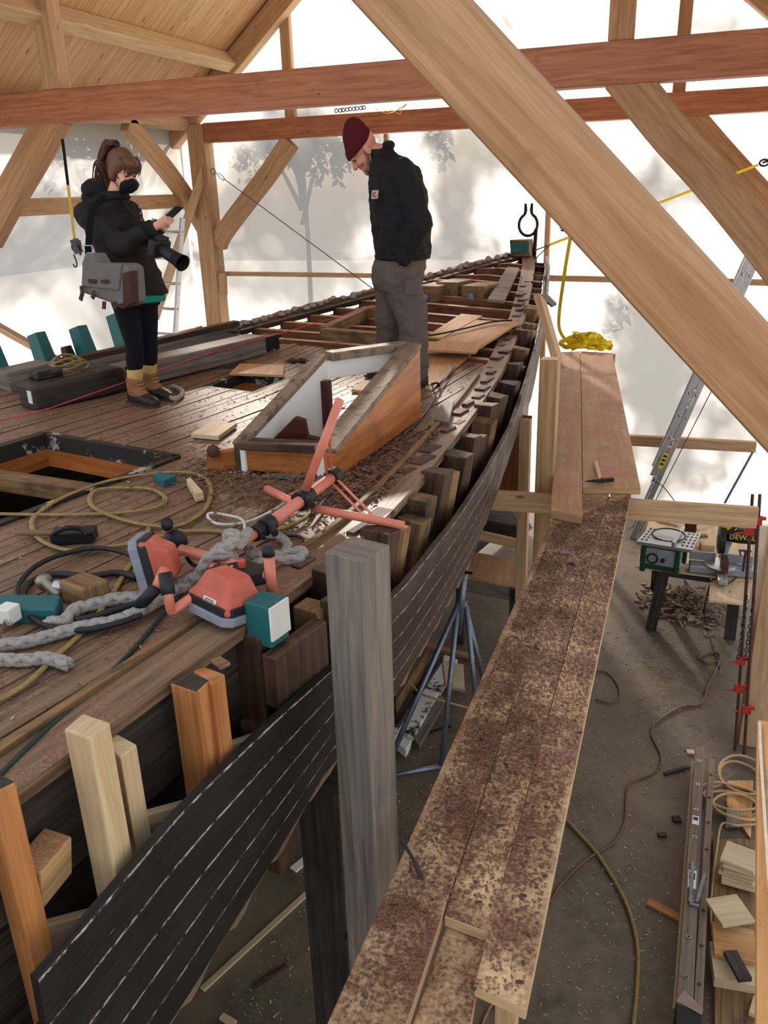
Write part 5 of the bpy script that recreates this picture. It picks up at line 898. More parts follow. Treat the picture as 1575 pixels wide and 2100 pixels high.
# shavings: uncountable
def chips(name, n, fn, sz, mat, label):
    m = MB()
    for i in range(n):
        p = fn()
        if p is None: continue
        a_ = R(0, 6.28); l, w_ = R(.3, 1)**2*sz+.003, R(.15, .5)*sz*.5+.0015; e = V((math.cos(a_), math.sin(a_), R(-.25, .25)))*l; f = V((-math.sin(a_), math.cos(a_), R(-.3, .3)))*w_; k = m.add([p-e-f, p+e-f, p+e+f+V((0, 0, l*.2)), p-e+f+V((0, 0, l*.3))]); m.face((k, k+1, k+2, k+3))
    return tag(m.build(name, mat), label, 'shavings', None, 'stuff')
plain('shaving_red', RED, .8, var=.4, vs=60); plain('shaving_dark', lin(70, 50, 40), .8, var=.4, vs=60); plain('shaving_pale', lin(170, 140, 105), .8, var=.4, vs=60)
def on_planks():
    f, g = R(0, 1)**.8, R(0, 1); a = az(700, 2080, LZ).lerp(az(1140, 1075, LZ), f); b = az(1070, 2040, LZ).lerp(az(1295, 1015, LZ), f); q = a.lerp(b, g); return None if (q.y < 1.85 and .33 < g < .68) else q+V((0, 0, .003))
chips('wood_shavings', 14000, on_planks, .0045, 'shaving_red', 'reddish sawdust and shavings strewn over the lower scaffold planks'); chips('wood_shavings', 260, on_planks, .013, 'shaving_dark', 'dark wood flakes among the sawdust on the lower scaffold planks')
def on_upper(): a = az(1135, 1040, LZ+.06).lerp(az(1152, 728, LZ+.06), R(0, 1)); b = az(1310, 998, LZ+.052).lerp(az(1254, 728, LZ+.052), R(0, 1)); return a.lerp(b, R(0, 1))+V((0, 0, .004))
def on_deck():
    s_ = R(-3.4, 1.7); t_ = R(pb(s_)+.3, sb(s_)-.1)
    for h in HOLES:
        if h[0]-.03 < t_ < h[1]+.03 and h[2]-.03 < s_ < h[3]+.03: return None
    return bp(s_, t_, .006)
chips('wood_shavings', 5200, on_deck, .009, 'shaving_red', 'reddish shavings strewn over the deck planking'); chips('wood_shavings', 400, on_deck, .018, 'shaving_pale', 'pale wood flakes strewn over the deck planking')
def drift():
    c_ = random.choice(((640, 950, .22), (520, 1010, .25), (700, 1010, .16), (930, 900, .14), (760, 1000, .2), (480, 960, .2), (800, 930, .2))); p = dk(c_[0], c_[1]); p = p+V((random.gauss(0, c_[2]), random.gauss(0, c_[2]), 0)); s_, t_ = st(p); return V((p.x, p.y, dz(p.y)+.008+R(0, .02))) if t_ < sb(s_)-.1 else None
chips('wood_shavings', 3600, drift, .02, 'shaving_red', 'tangled drifts of reddish shavings around the loose coaming')
def on_floor(): return V((R(-2.2, .6), R(2.4, 9), .004))
chips('wood_shavings', 3500, on_floor, .011, 'shaving_pale', 'pale sawdust flecks scattered on the floor')
# ------------------------------------------------------------------ people
def soft(o, vox, it=3, disp=0):
    r = o.modifiers.new('union', 'REMESH'); r.mode = 'VOXEL'; r.voxel_size = vox; r.use_smooth_shade = True
    s = o.modifiers.new('smooth', 'SMOOTH'); s.iterations = it; s.factor = .5
    if disp:
        tx = bpy.data.textures.new(o.name+'_folds', 'CLOUDS'); tx.noise_scale = .09; tx.noise_depth = 2; d = o.modifiers.new('folds', 'DISPLACE'); d.texture = tx; d.strength = disp; d.mid_level = .5
    return o
def head(m, c, f, u, k=1.0):
    """head as unioned volumes; c = centre between the ears, f = forward, u = up"""
    f = f.normalized(); u = (u-f*u.dot(f)).normalized(); l = u.cross(f)
    P = lambda x, y, z: c+(f*x+l*y+u*z)*k
    B = lambda x, y, z, a, b, d: m.ball(P(x, y, z), f*a*k, l*b*k, u*d*k, 0, 18, 12)
    B(-.005, 0, .035, .098, .078, .088); B(.035, 0, -.03, .062, .062, .085); B(.05, 0, -.075, .045, .046, .042); B(.078, 0, -.098, .022, .026, .02)
    m.limb(P(.088, 0, .012), .011*k, P(.112, 0, -.03), .016*k); m.limb(P(.09, -.032, .018), .013*k, P(.09, .032, .018), .013*k)
    for s in (-1, 1): B(-.005, .078*s, -.012, .02, .008, .032); B(.103, .013*s, -.034, .011, .01, .009); B(.066, .04*s, -.03, .028, .022, .024)
    m.limb(P(.089, -.02, -.064), .008*k, P(.089, .02, -.064), .008*k); m.limb(P(.086, -.017, -.078), .009*k, P(.086, .017, -.078), .009*k)
    return P, f, l, u
def hand(m, wrist, d, palm_n, curl, k=1.0, spread=.2, side=1):
    """palm, five separate fingers; d = direction of the fingers, palm_n = out of the palm; curl in radians per joint"""
    d = d.normalized(); n = (palm_n-d*palm_n.dot(d)).normalized(); w = d.cross(n)*side
    m.loft([(wrist, w*.026*k, n*.018*k), (wrist+d*.03*k, w*.034*k, n*.017*k), (wrist+d*.065*k, w*.04*k, n*.015*k), (wrist+d*.09*k, w*.04*k, n*.012*k)], 0, 14)
    for i, (o, L) in enumerate(((-.03, .068), (-.010, .078), (.010, .074), (.029, .058))):
        p = wrist+d*.082*k+w*o*k; a = 0; dd = (d+w*(spread*(i-1.5)*.3)).normalized(); r = (.0092, .0092, .009, .0078)[i]*k
        for j, fr in enumerate((.45, .32, .23)):
            a += curl*(1.0 if j else .75)*(1+.08*i); q = p+(dd*math.cos(a)+n*math.sin(a))*L*fr*k; m.limb(p, r, q, r*.9); p, r = q, r*.9
    p = wrist+d*.03*k-w*.03*k; q = p+(d*.55-w*.7+n*.45).normalized()*.042*k; m.limb(p, .012*k, q, .0105*k); m.limb(q, .0105*k, q+(d*.85-w*.1+n*.4).normalized()*.034*k, .0085*k)
def rings(pts, lat, fwd):
    """pts: (centre, half-width lateral, half-depth forward)"""
    return [(c, lat*a, fwd*b) for c, a, b in pts]
random.seed(3)
# ---------------- woman with phone
YW = 4.98; W = lambda x, y, d=0: ay(x, y, YW+d)
fw = V((.93, -.37, 0)).normalized(); lf = V((-fw.y, fw.x, 0)); up = V((0, 0, 1))
base = dk(312, 828)
wo = MB(); hc_ = W(252, 352); hf = (fw+V((0, 0, -.38))).normalized(); hu = (up+fw*.38).normalized()
Pw, hf, hl, hu = head(wo, hc_, hf, hu, .98)
neck = W(236, 408); wo.limb(hc_+hu*-.06-hf*.03, .055, neck, .06)
sh, ch, wa, hi = W(222, 428), W(236, 458), W(250, 515), W(272, 590)
wo.loft(rings([(neck, .06, .06), (sh, .17, .09), (ch, .18, .11), (wa, .15, .10), (hi, .19, .13), (W(280, 622), .16, .12)], lf, fw))
fR, fL = W(299, 822, -.1), W(318, 806, .16)
kR, kL = W(276, 706, -.06), W(305, 702, .1); hR, hL = hi-lf*.085, hi+lf*.085; aR, aL = W(277, 795, -.06), W(306, 780, .14)
for h_, k_, a_ in ((hR, kR, aR), (hL, kL, aL)): wo.limb(h_, .088, k_, .055); wo.limb(k_, .056, a_, .036); wo.limb(a_, .04, a_+fw*.09+V((0, 0, -.06)), .03)
sR, sL = sh-lf*.17+V((0, 0, -.01)), sh+lf*.16+V((0, 0, -.01)); eR, eL = W(248, 502, -.16), W(272, 500, .12); wR, wL = W(320, 463, -.12), W(331, 462, .0)
for s_, e_, w_ in ((sR, eR, wR), (sL, eL, wL)): wo.limb(s_, .05, e_, .042); wo.limb(e_, .042, w_, .028)
ph_c = W(350, 441, -.05)
hand(wo, wR, (ph_c-wR)+V((0, 0, -.02)), V((-.1, .75, .45)), .42, .95, .2, 1); hand(wo, wL, (ph_c-wL)+V((.02, 0, -.02)), V((-.1, -.8, .35)), .5, .95, .2, -1)
woman = tag(wo.build('person', 'skin_light'), 'person with auburn ponytail and black mask, looking down at a phone', 'person'); soft(woman, .0055, 2)
loc_w = ROOT[woman.name]
def wear(mb, name, mat, par, vox=.011, it=3, disp=.0):
    o = mb.build(name, mat, par); return soft(o, vox, it, disp)
m = MB()
for s in (-1, 1): m.ball(Pw(.09, .031*s, .0), hf*.006, hl*.012, hu*.006)
m.build('eyes', 'ink', woman, 0, True)
m = MB(); m.limb(Pw(.088, -.045, .026), .004, Pw(.1, -.02, .03), .0045); m.limb(Pw(.088, .045, .026), .004, Pw(.1, .02, .03), .0045); m.build('eyebrows', 'hair_auburn', woman, 0, True)
m = MB(); m.loft([(Pw(.095, 0, -.022), hl*.045, hf*.03), (Pw(.09, 0, -.05), hl*.068, hf*.045), (Pw(.075, 0, -.085), hl*.064, hf*.045), (Pw(.05, 0, -.118), hl*.045, hf*.038)]); m.ball(Pw(.112, 0, -.04), hf*.025, hl*.03, hu*.035); mk = wear(m, 'face_mask', 'mask_black', woman, .006, 2)
for s in (-1, 1): m = MB(); m.tube([Pw(.055, .064*s, -.03), Pw(.01, .08*s, -.0), Pw(-.01, .082*s, .0)], .003, 5); m.tube([Pw(.04, .058*s, -.085), Pw(.0, .075*s, -.05), Pw(-.012, .08*s, -.02)], .003, 5); m.build('ear_loop', 'mask_black', mk)
m = MB(); m.ball(Pw(-.02, 0, .05), hf*.112, hl*.094, hu*.098); m.ball(Pw(.055, 0, .075), hf*.06, hl*.08, hu*.045); m.ball(Pw(-.06, 0, .02), hf*.07, hl*.085, hu*.09); m.ball(Pw(-.02, -.06, .0), hf*.05, hl*.035, hu*.075); m.ball(Pw(-.02, .06, .0), hf*.05, hl*.035, hu*.075); hr = wear(m, 'hair', 'hair_auburn', woman, .009, 2, .012)
m = MB()
for i in range(190):   # strands: fringe, ponytail, loose ends
    if i < 26: a = R(-1, 1); pts = [Pw(.05, .07*a, .11), Pw(.095, .075*a, .075), Pw(.108+R(-.01, .01), .07*a, .035), Pw(.105, .068*a+R(-.01, .01), R(.0, .025))]
    elif i < 165:
        a, b = R(-1, 1), R(-1, 1); t0 = W(237, 297)+hl*.03*a; d = R(.65, 1.2); pts = [t0, t0+V((-.035, .02*a, .012+.018*b)), t0+V((-.075-.02*b, .04*a, -.045+.03*a)), t0+V((-.095+.04*b, .05*a, -.15*d)), t0+V((-.105+.06*b, .06*b, -.29*d+.03*a))]
    else: a = R(-1, 1); pts = [Pw(-.05, .08*a, .0), Pw(-.06, .08*a, -.06), Pw(-.05+R(-.03, .02), .075*a, -.13), Pw(-.045, .07*a, -.17)]
    n_ = 5; sp_ = spline(pts, 4); m.tube(sp_, [.0085*(1-.8*j/(len(sp_)-1)) for j in range(len(sp_))], 5)
m.build('hair_strands', 'hair_auburn', hr, 0, True); m = MB(); q = W(238, 296); m.tube([q+hu*.022*math.cos(k)+hl*.022*math.sin(k) for k in range(7)], .007, 6); m.build('hair_tie', 'rubber', hr, 0, True)
# parka
m = MB(); hem = W(286, 606)
m.loft(rings([(W(232, 402), .075, .075), (W(228, 418), .15, .115), (sh+V((0, 0, -.03)), .215, .125), (ch, .225, .14), (W(243, 480), .215, .14), (W(254, 518), .20, .135), (W(266, 556), .22, .15), (W(278, 590), .225, .16), (hem, .215, .155)], lf, fw))
for s_, e_, w_ in ((sR, eR, wR), (sL, eL, wL)): m.limb(s_+V((0, 0, -.02)), .082, e_, .072); m.limb(e_, .074, e_.lerp(w_, .86), .05)
m.ball(W(203, 405, .02), fw*.09, lf*.13, up*.06)
pk = wear(m, 'parka', 'jacket_olive', woman, .012, 3, .035)
m = MB(); m.loft(rings([(W(236, 392), .085, .085), (W(230, 408), .13, .11), (W(212, 418), .14, .12)], lf, fw)); m.ball(W(203, 388, .0), fw*.085, lf*.13, up*.075); wear(m, 'hood', 'jacket_black', pk, .011, 2, .015)
m = MB()
for k in range(7): q = W(262+k*2.4, 412+k*13, -.02)+fw*.12; m.tube([q, q+fw*.008], .008, 8)
m.build('press_studs', 'bronze', pk)
for s_, (e_, w_) in ((-1, (eR, wR)), (1, (eL, wL))): d = (w_-e_).normalized(); q = e_.lerp(w_, .83); x = d.orthogonal().normalized(); m = MB(); m.loft([(q-d*.03, x*.056, d.cross(x)*.056), (q+d*.03, x*.053, d.cross(x)*.053)]); m.build('cuff', 'jacket_black', pk, .008, True)
m = MB(); m.loft(rings([(hem+V((0, 0, .03)), .19, .14), (hem+V((.005, 0, -.045)), .185, .145)], lf, fw)); wear(m, 'shirt_hem', 'teal_shirt', woman, .011, 1, .01)
m = MB(); m.loft(rings([(W(270, 575), .19, .135), (W(278, 612), .19, .135), (W(282, 628), .17, .12)], lf, fw))
for h_, k_, a_ in ((hR, kR, aR), (hL, kL, aL)): m.limb(h_, .102, h_.lerp(k_, .5), .085); m.limb(h_.lerp(k_, .5), .085, k_, .065); m.limb(k_, .065, k_.lerp(a_, .4), .063); m.limb(k_.lerp(a_, .4), .063, k_.lerp(a_, .62), .052)
wear(m, 'leggings', 'leggings', woman, .010, 3, .004)
for (k_, a_, f_) in ((kR, aR, fR), (kL, aL, fL)):
    s0, s1 = k_.lerp(a_, .56), k_.lerp(a_, .86); m = MB(); x = fw; m.loft([(s0, lf*.058, x*.058), (s0.lerp(s1, .5), lf*.056, x*.057), (s1, lf*.055, x*.056)]); m.build('sock', 'sock', woman, .004, True)
    gz = dz(a_.y); g = V((a_.x, a_.y, gz)); toe = g+fw*0.240
    m = MB(); m.limb(s1+V((0, 0, .01)), .062, g+V((0, 0, .10)), .058); m.limb(g+V((0, 0, .09)), .055, g+fw*0.096+V((0, 0, .065)), .045); bt = wear(m, 'boot_shaft', 'boot_tan', woman, .009, 2, .006)
    m = MB(); m.loft([(g-fw*0.066+V((0, 0, .05)), lf*.04, up*.048), (g+V((0, 0, .05)), lf*.05, up*.05), (g+fw*0.108+V((0, 0, .045)), lf*.054, up*.045), (g+fw*0.204+V((0, 0, .038)), lf*.052, up*.038), (g+fw*0.258+V((0, 0, .03)), lf*.03, up*.026)]); wear(m, 'boot_foot', 'boot_rubber', bt, .008, 2)
    m = MB(); m.prism([g-fw*0.084-lf*.04, g-fw*0.084+lf*.04, g+fw*0.096+lf*.055, g+fw*0.216+lf*.052, g+fw*0.270+lf*.02, g+fw*0.270-lf*.02, g+fw*0.216-lf*.052, g+fw*0.096-lf*.055], (0, 0, .018)); m.build('boot_sole', 'leather', bt, .004)
    m = MB()
    for k in range(5): q = g+fw*(.062+.012*k)+V((0, 0, .17-.024*k)); m.tube([q-lf*.03, q+fw*0.007, q+lf*.03], .0035, 5)
    m.build('boot_lace', 'hose_tan', bt)
# phone, camera, bag: held or hung things of their own
m = MB(); e1 = (W(359, 433, -.05)-W(341, 450, -.05)).normalized(); e2 = V((.25, .9, -.1)); e2 = (e2-e1*e2.dot(e1)).normalized(); m.box(ph_c+e1*.02, e1*.072, e2*.036, e1.cross(e2)*.0045); phn = thing('phone', 'phone held in both hands of the masked person', 'phone', ph_c); m.build('phone_body', 'gunmetal', phn, .003); m = MB(); nn = e1.cross(e2)*(1 if e1.cross(e2).z > 0 else -1); m.box(ph_c+e1*.02+nn*.005, e1*.066, e2*.032, nn*.0005); m.build('screen', 'lens_black', phn)
cmr = thing('camera', 'black camera with long lens hanging at the waist of the masked person', 'camera', W(330, 510, -.12)); c0, c1 = W(326, 508, -.13), W(375, 540, -.2); d = (c1-c0).normalized(); sd = d.cross(up).normalized(); uu = sd.cross(d)
m = MB(); m.box(c0, d*.035, sd*.07, uu*.055); m.box(c0+uu*.055, d*.04, sd*.03, uu*.03); m.build('camera_body', 'rubber', cmr, .012); m = MB(); m.tube([c0+d*.03, c0+d*.09, c0+d*.091, c0+d*.17], [.036, .038, .042, .042], 16); m.build('lens_barrel', 'rubber', cmr, .002); m = MB(); m.tube([c0+d*.165, c0+d*.2, c1], [.043, .047, .055], 16, cap=False); m.build('lens_hood', 'jacket_black', cmr); m = MB(); m.tube([c0+d*.18, c0+d*.183], .038, 14); m.build('lens_glass', 'lens_black', cmr)
m = MB(); m.path(spline([c0+uu*.05-sd*.07, W(300, 470, -.2), W(262, 425, -.1), W(240, 404, .04)], 6), .03, .004, fw); m.build('neck_strap', 'strap_black', cmr)
bag = thing('messenger_bag', 'grey canvas messenger bag with leather straps on the hip of the masked person', 'bag', W(205, 580, -.33)); yb = -.36
def bq(x, y, d=0): return W(x, y, yb+d)
m = MB(); n = (bq(240, 560)-bq(165, 560)).cross(bq(165, 620)-bq(165, 560)).normalized(); dep = V((.04, .13, .0))
m.prism([bq(164, 600), bq(252, 632), bq(268, 622), bq(262, 548), bq(250, 542), bq(168, 540)], dep); m.build('bag_body', 'canvas', bag, .02)
m = MB(); m.prism([bq(166, 588, -.012), bq(243, 596, -.012), bq(249, 541, -.012), bq(168, 538, -.012)], (0, .02, 0)); fl = m.build('flap', 'canvas', bag, .012); 
for x in (189, 215): m = MB(); m.prism([bq(x-8, 572+.06*(x-189), -.02), bq(x-9, 577+.06*(x-189), -.02), bq(x-6, 581, -.02), bq(x+6, 582, -.02), bq(x+9, 577, -.02), bq(x+6, 573, -.02)], (0, .009, 0)); m.build('leather_patch', 'leather', fl, .002)
for x, y0, y1 in ((167, 586, 616), (191, 596, 612)): m = MB(); m.path([bq(x, y0, -.03), bq(x+2, (y0+y1)/2, -.035), bq(x-2, y1, -.03)], .03, .008, (0, 1, 0)); m.build('buckle_strap', 'leather', bag, .003)
for x in (214, 236): m = MB(); m.path([bq(x, 618, -.0), bq(x-1, 634, -.01)], .025, .008, (0, 1, 0)); m.build('strap_end', 'leather', bag)
m = MB(); m.prism([bq(250, 560, -.012), bq(266, 556, -.0), bq(269, 622, 0), bq(252, 632, -.012)], (.02, .06, 0)); m.prism([bq(225, 625, -.008), bq(252, 634, -.01), bq(268, 624, 0), bq(266, 612, 0), bq(250, 622, -.01)], (0, .1, 0)); m.build('leather_trim', 'leather', bag, .006)
m = MB(); m.prism([bq(165, 545), bq(204, 546), bq(188, 520), bq(174, 520)], dep*.8); m.build('side_gusset', 'canvas', bag, .01)
m = MB(); m.path(spline([bq(181, 522, .05), bq(183, 480, .08), bq(187, 440, .12), W(205, 412, -.17), W(228, 404, -.02)], 6), .045, .006, fw); m.build('shoulder_strap', 'strap_black', bag); m = MB(); q = bq(182, 512, .04); m.tube([q+V((-.03, 0, -.02)), q+V((.03, 0, -.02)), q+V((.03, 0, .025)), q+V((-.03, 0, .025))], .006, 6, closed=True); m.build('strap_ring', 'steel_bright', bag)
# ---------------- man in beanie
YM = 5.82; Q = lambda x, y, d=0: ay(x, y, YM+d)
fw = V((-.90, -.44, 0)).normalized(); lf = V((-fw.y, fw.x, 0))     # his left side faces the camera
mn = MB(); hc_ = Q(747, 307, -.02); hf = (fw+V((0, 0, -1.0))).normalized(); hu = (up+fw*.9).normalized(); Pm, hf, hl, hu = head(mn, hc_, hf, hu, 1.14)
nk = Q(786, 318); mn.limb(hc_-hu*.05-hf*.03, .062, nk, .07)
s0, c0_, w0, p0_ = Q(812, 345), Q(818, 400), Q(822, 480), Q(812, 545)
mn.loft(rings([(nk, .07, .07), (s0, .19, .11), (c0_, .19, .13), (w0, .17, .13), (p0_, .18, .13), (Q(810, 572), .16, .12)], lf, fw))
hN, hF_ = p0_+lf*.09, p0_-lf*.09; gN = dk(853, 793); gF = dk(800, 770)
kN, kF = Q(846, 655, -.08), Q(800, 652, .05); aN, aF = V((gN.x, gN.y+.02, gN.z+.09)), V((gF.x+.0, gF.y+.02, gF.z+.09))
for h_, k_, a_ in ((hN, kN, aN), (hF_, kF, aF)): mn.limb(h_, .09, k_, .06); mn.limb(k_, .06, a_, .04); mn.limb(a_, .042, a_+fw*.1+V((0, 0, -.05)), .035)
sN, sF = s0+lf*.19+V((.02, 0, -.02)), s0-lf*.19+V((0, 0, -.02)); eN, eF = Q(862, 458, -.24), Q(812, 462, .2); wN, wF = Q(826, 538, -.2), Q(808, 540, .14)
for s_, e_, w_ in ((sN, eN, wN), (sF, eF, wF)): mn.limb(s_, .055, e_, .045); mn.limb(e_, .045, w_, .032)
hand(mn, wN, Q(812, 565, -.14)-wN, V((.3, .9, 0)), .3, 1.05, .1, 1); hand(mn, wF, Q(806, 565, .12)-wF, V((.2, -.9, 0)), .3, 1.05, .1, -1)
man = tag(mn.build('person', 'skin_ruddy'), 'person in maroon beanie and black jacket, looking down, hands in pockets', 'person'); soft(man, .0055, 2)
m = MB()
for s in (-1, 1): m.ball(Pm(.09, .031*s, .0), hf*.006, hl*.012, hu*.006)
m.build('eyes', 'ink', man, 0, True)
m = MB(); m.limb(Pm(.089, -.045, .026), .005, Pm(.1, -.018, .03), .006); m.limb(Pm(.089, .045, .026), .005, Pm(.1, .018, .03), .006); m.build('eyebrows', 'beard', man, 0, True)
m = MB(); m.ball(Pm(.055, 0, -.088), hf*.046, hl*.056, hu*.036); m.limb(Pm(.035, -.058, -.06), .016, Pm(.06, -.035, -.095), .02); m.limb(Pm(.035, .058, -.06), .016, Pm(.06, .035, -.095), .02); m.limb(Pm(.01, .07, -.01), .010, Pm(.035, .06, -.06), .013); m.limb(Pm(.01, -.07, -.01), .010, Pm(.035, -.06, -.06), .013); m.limb(Pm(.096, -.02, -.054), .006, Pm(.096, .02, -.054), .006); wear(m, 'beard', 'beard', man, .006, 2, .006)
m = MB(); m.loft([(Pm(.012, 0, .028), hf*.112, hl*.094), (Pm(-.004, 0, .06), hf*.114, hl*.097), (Pm(-.018, 0, .10), hf*.104, hl*.092), (Pm(-.03, 0, .14), hf*.084, hl*.076), (Pm(-.042, 0, .17), hf*.052, hl*.05), (Pm(-.046, 0, .185), hf*.02, hl*.02)], 0, 28); bn = wear(m, 'beanie', 'maroon_knit', man, .008, 2, .006)
m = MB(); m.loft([(Pm(.014, 0, .02), hf*.114, hl*.096), (Pm(.008, 0, .035), hf*.119, hl*.101), (Pm(-.002, 0, .06), hf*.12, hl*.102), (Pm(-.008, 0, .074), hf*.114, hl*.097)], 0, 28); wear(m, 'beanie_cuff', 'maroon_knit', bn, .008, 1)
m = MB(); m.loft(rings([(Q(783, 318), .085, .09), (Q(797, 326), .15, .12), (Q(808, 345), .245, .17), (Q(814, 385), .26, .20), (Q(819, 430), .26, .205), (Q(824, 480), .255, .205), (Q(825, 512), .255, .20), (Q(826, 527), .235, .19)], lf, fw))
for s_, e_, w_ in ((sN, eN, wN), (sF, eF, wF)): m.limb(s_+V((-.01, 0, -.01)), .095, s_.lerp(e_, .5), .092); m.limb(s_.lerp(e_, .5), .092, e_, .082); m.limb(e_, .082, e_.lerp(w_, .9), .058)
jk = wear(m, 'jacket', 'jacket_black', man, .012, 3, .035)
m = MB(); m.loft(rings([(Q(782, 306), .083, .08), (Q(788, 318), .10, .10), (Q(796, 330), .13, .115)], lf, fw)); m.ball(Q(797, 298), fw*.045, lf*.09, up*.035); wear(m, 'collar', 'jacket_black', jk, .010, 2, .01)
m = MB(); m.loft(rings([(Q(825, 520), .252, .202), (Q(826, 531), .242, .196)], lf, fw)); m.build('waistband', 'jacket_black', jk, .01, True)
nrm = (Q(769, 399, -.3)-CAM).normalized()
pc = Q(769, 399, -.27); ex = V((1, -.15, 0)).normalized(); m = MB(); m.box(pc, ex*.024, V((.12, .99, 0))*.006, up*.027+ex*.004); pt = m.build('chest_patch', 'patch', jk, .002)
m = MB(); m.tube([pc+V((0, -.008, .0))+ex*.012*math.cos(.7+k*.5)+up*.012*math.sin(.7+k*.5) for k in range(11)], .0025, 5); m.build('patch_mark', 'leather', pt)
m = MB(); m.loft(rings([(Q(824, 520), .22, .175), (Q(818, 548), .235, .19), (Q(814, 575), .235, .185), (Q(814, 592), .22, .165)], lf, fw))
for h_, k_, a_ in ((hN, kN, aN), (hF_, kF, aF)): m.limb(h_+V((0, 0, -.05)), .14, h_.lerp(k_, .5), .128); m.limb(h_.lerp(k_, .5), .128, k_, .112); m.limb(k_, .112, k_.lerp(a_, .5), .104); m.limb(k_.lerp(a_, .5), .104, a_+V((0, 0, -.01)), .085)
tr = wear(m, 'trousers', 'trousers', man, .011, 3, .035)
m = MB(); q = Q(842, 590, -.30); m.box(Q(847, 590, -.262), V((.05, .01, 0)), V((0, .01, 0)), up*.05); m.build('thigh_pocket', 'trousers', tr, .008)
for g in (gN, gF):
    m = MB(); m.loft([(g-fw*.09+V((0, 0, .045)), lf*.035, up*.045), (g+V((0, 0, .05)), lf*.048, up*.055), (g+fw*.1+V((0, 0, .04)), lf*.052, up*.04), (g+fw*.18+V((0, 0, .028)), lf*.036, up*.026)]); s_ = wear(m, 'shoe', 'leather', man, .008, 2); m = MB(); m.prism([g-fw*.11-lf*.035, g-fw*.11+lf*.035, g+fw*.1+lf*.052, g+fw*.2+lf*.02, g+fw*.2-lf*.02, g+fw*.1-lf*.052], (0, 0, .018)); m.build('shoe_sole', 'rubber', s_)
# ------------------------------------------------------------------ trees beyond the plastic, sun and sky
AZ = math.radians(-25); EL = math.radians(21); SUN = V((math.sin(AZ)*math.cos(EL), math.cos(AZ)*math.cos(EL), math.sin(EL)))
random.seed(21)
def tree(pxs, trunk, D, n, label, size=.14, X=None):
    """crown clumps stand up-sun of the given spots on the end wall"""
    cs = [((ay(x, y, 11.75) if X is None else ax(x, y, X))+SUN*(D+R(-1, 1)), r) for x, y, r in pxs]; g = min((c for c, r in cs), key=lambda c: c.z); base = V((trunk if trunk is not None else sum(c.x for c, r in cs)/len(cs), sum(c.y for c, r in cs)/len(cs), -.1))
    t_ = thing('tree', label, 'tree', base); m = MB(); top = V((base.x, base.y, max(c.z for c, r in cs)-.2)); m.tube(spline([base, base.lerp(top, .5)+V((.1, 0, 0)), top], 6), [.07-.04*i/12 for i in range(13)], 8)
    for c, r in cs: a = base.lerp(top, min(.95, max(.25, (c.z-base.z)/(top.z-base.z)*.75))); m.tube(spline([a, a.lerp(c, .5)+V((0, 0, .25)), c], 5), [.06-.045*i/10 for i in range(11)], 6)
    m.build('trunk', 'trunk', t_); m = MB()
    for c, r in cs:
        for i in range(int(n*r*r)):
            d = V((random.gauss(0, 1), random.gauss(0, 1), random.gauss(0, .8))); p = c+d.normalized()*r*R(.1, 1)**.6; a = V((R(-1, 1), R(-1, 1), R(-1, 1))).normalized(); b = a.orthogonal().normalized(); l = size*R(.4, 1); k = m.add([p-a*l, p+b*l*.45, p+a*l, p-b*l*.45]); m.face((k, k+1, k+2, k+3))
    m.build('foliage', 'leaf', t_)
tree([(570, 330, .8), (640, 300, .9), (540, 400, .7), (700, 360, .8), (620, 420, .75), (680, 470, .7), (560, 510, .8), (500, 560, .9), (620, 560, .5), (470, 420, .6), (700, 560, .7), (740, 300, .5), (600, 470, .6), (720, 420, .5)], None, 6.2, 600, 'bushy tree outside the end wall, shadowing the plastic beside the corner post')
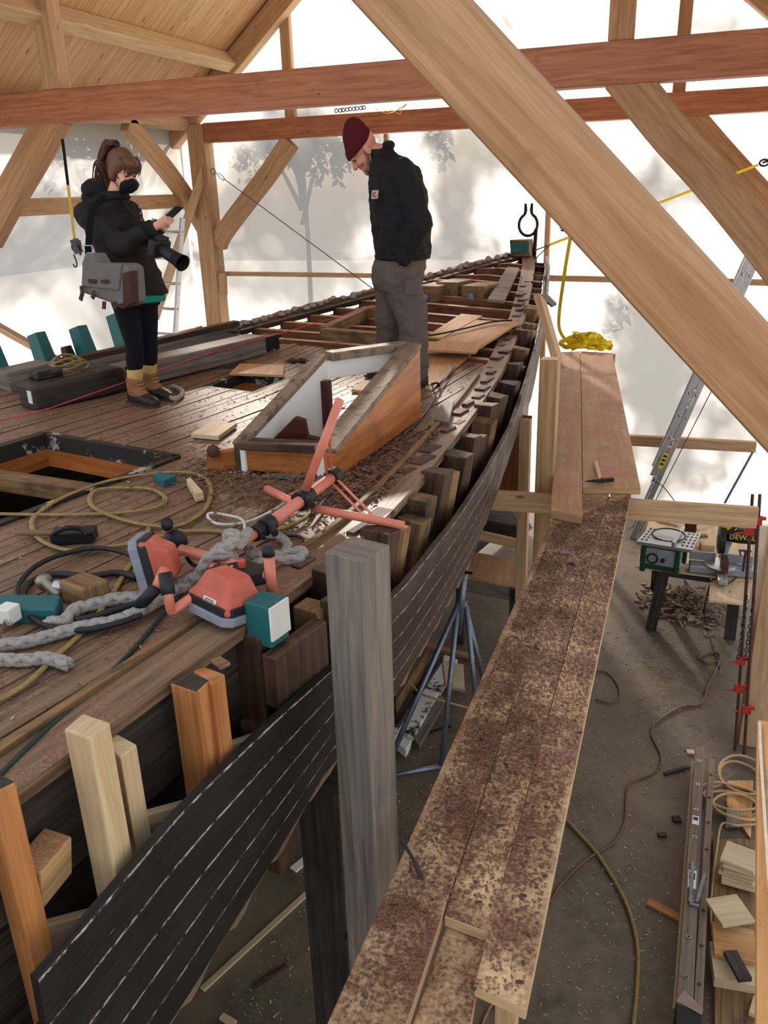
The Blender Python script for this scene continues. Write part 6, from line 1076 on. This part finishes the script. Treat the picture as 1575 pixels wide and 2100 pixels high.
tree([(925, 300, .5), (925, 380, .45), (930, 460, .45), (990, 300, .6), (960, 530, .5), (900, 560, .5)], ay(930, 400, 11.75).x+SUN.x*5, 5, 700, 'slim tree outside, shadowing the plastic behind the black jacket')
tree([(1300, 640, .5), (1370, 660, .6), (1330, 720, .7), (1400, 740, .7), (1300, 800, .6), (1380, 840, .55), (1500, 880, .5), (1330, 930, .6), (1420, 960, .5), (1290, 1000, .4)], None, 5, 620, 'broad shrub outside, shadowing the plastic behind the leaning ladder')
tree([(1330, 400, .4), (1400, 390, .5), (1480, 350, .4), (1470, 60, .5), (1000, 40, .4)], None, 5.5, 350, 'thin tree outside, faintly shadowing the plastic high on the end wall')
tree([(40, 470, .5), (110, 500, .5), (170, 470, .45), (330, 470, .5), (370, 540, .45), (20, 560, .5), (320, 330, .4), (90, 330, .3)], None, 4, 420, 'tree outside the side wall, dimming the plastic around the masked person', X=-7.5)
sd = bpy.data.lights.new('sun', 'SUN'); sd.energy = 30.0; sd.angle = math.radians(2.8); sd.color = (1, .89, .76); so = bpy.data.objects.new('sun', sd); col.objects.link(so); so.rotation_euler = SUN.to_track_quat('Z', 'Y').to_euler(); so.location = SUN*30
wd = bpy.data.worlds.new('sky'); sc.world = wd; wd.use_nodes = True; nt = wd.node_tree; bg = nt.nodes['Background']
sk = nt.nodes.new('ShaderNodeTexSky'); sk.sky_type = 'NISHITA'; sk.sun_disc = False; sk.sun_elevation = EL; sk.sun_rotation = AZ; sk.dust_density = 3; sk.air_density = 1.2
mx = nt.nodes.new('ShaderNodeMix'); mx.data_type = 'RGBA'; mx.inputs[0].default_value = .75; mx.inputs[7].default_value = (4.3, 4.7, 5.2, 1); nt.links.new(sk.outputs[0], mx.inputs[6]); nt.links.new(mx.outputs[2], bg.inputs[0]); bg.inputs[1].default_value = .3
vs = sc.view_settings; vs.view_transform = 'Standard'; vs.look = 'None'; vs.exposure = 0.0; vs.gamma = 1; vs.use_curve_mapping = False
sc.cycles.max_bounces = 10; sc.cycles.diffuse_bounces = 5; sc.cycles.transparent_max_bounces = 8; sc.cycles.sample_clamp_indirect = 8; sc.cycles.caustics_reflective = False; sc.cycles.caustics_refractive = False
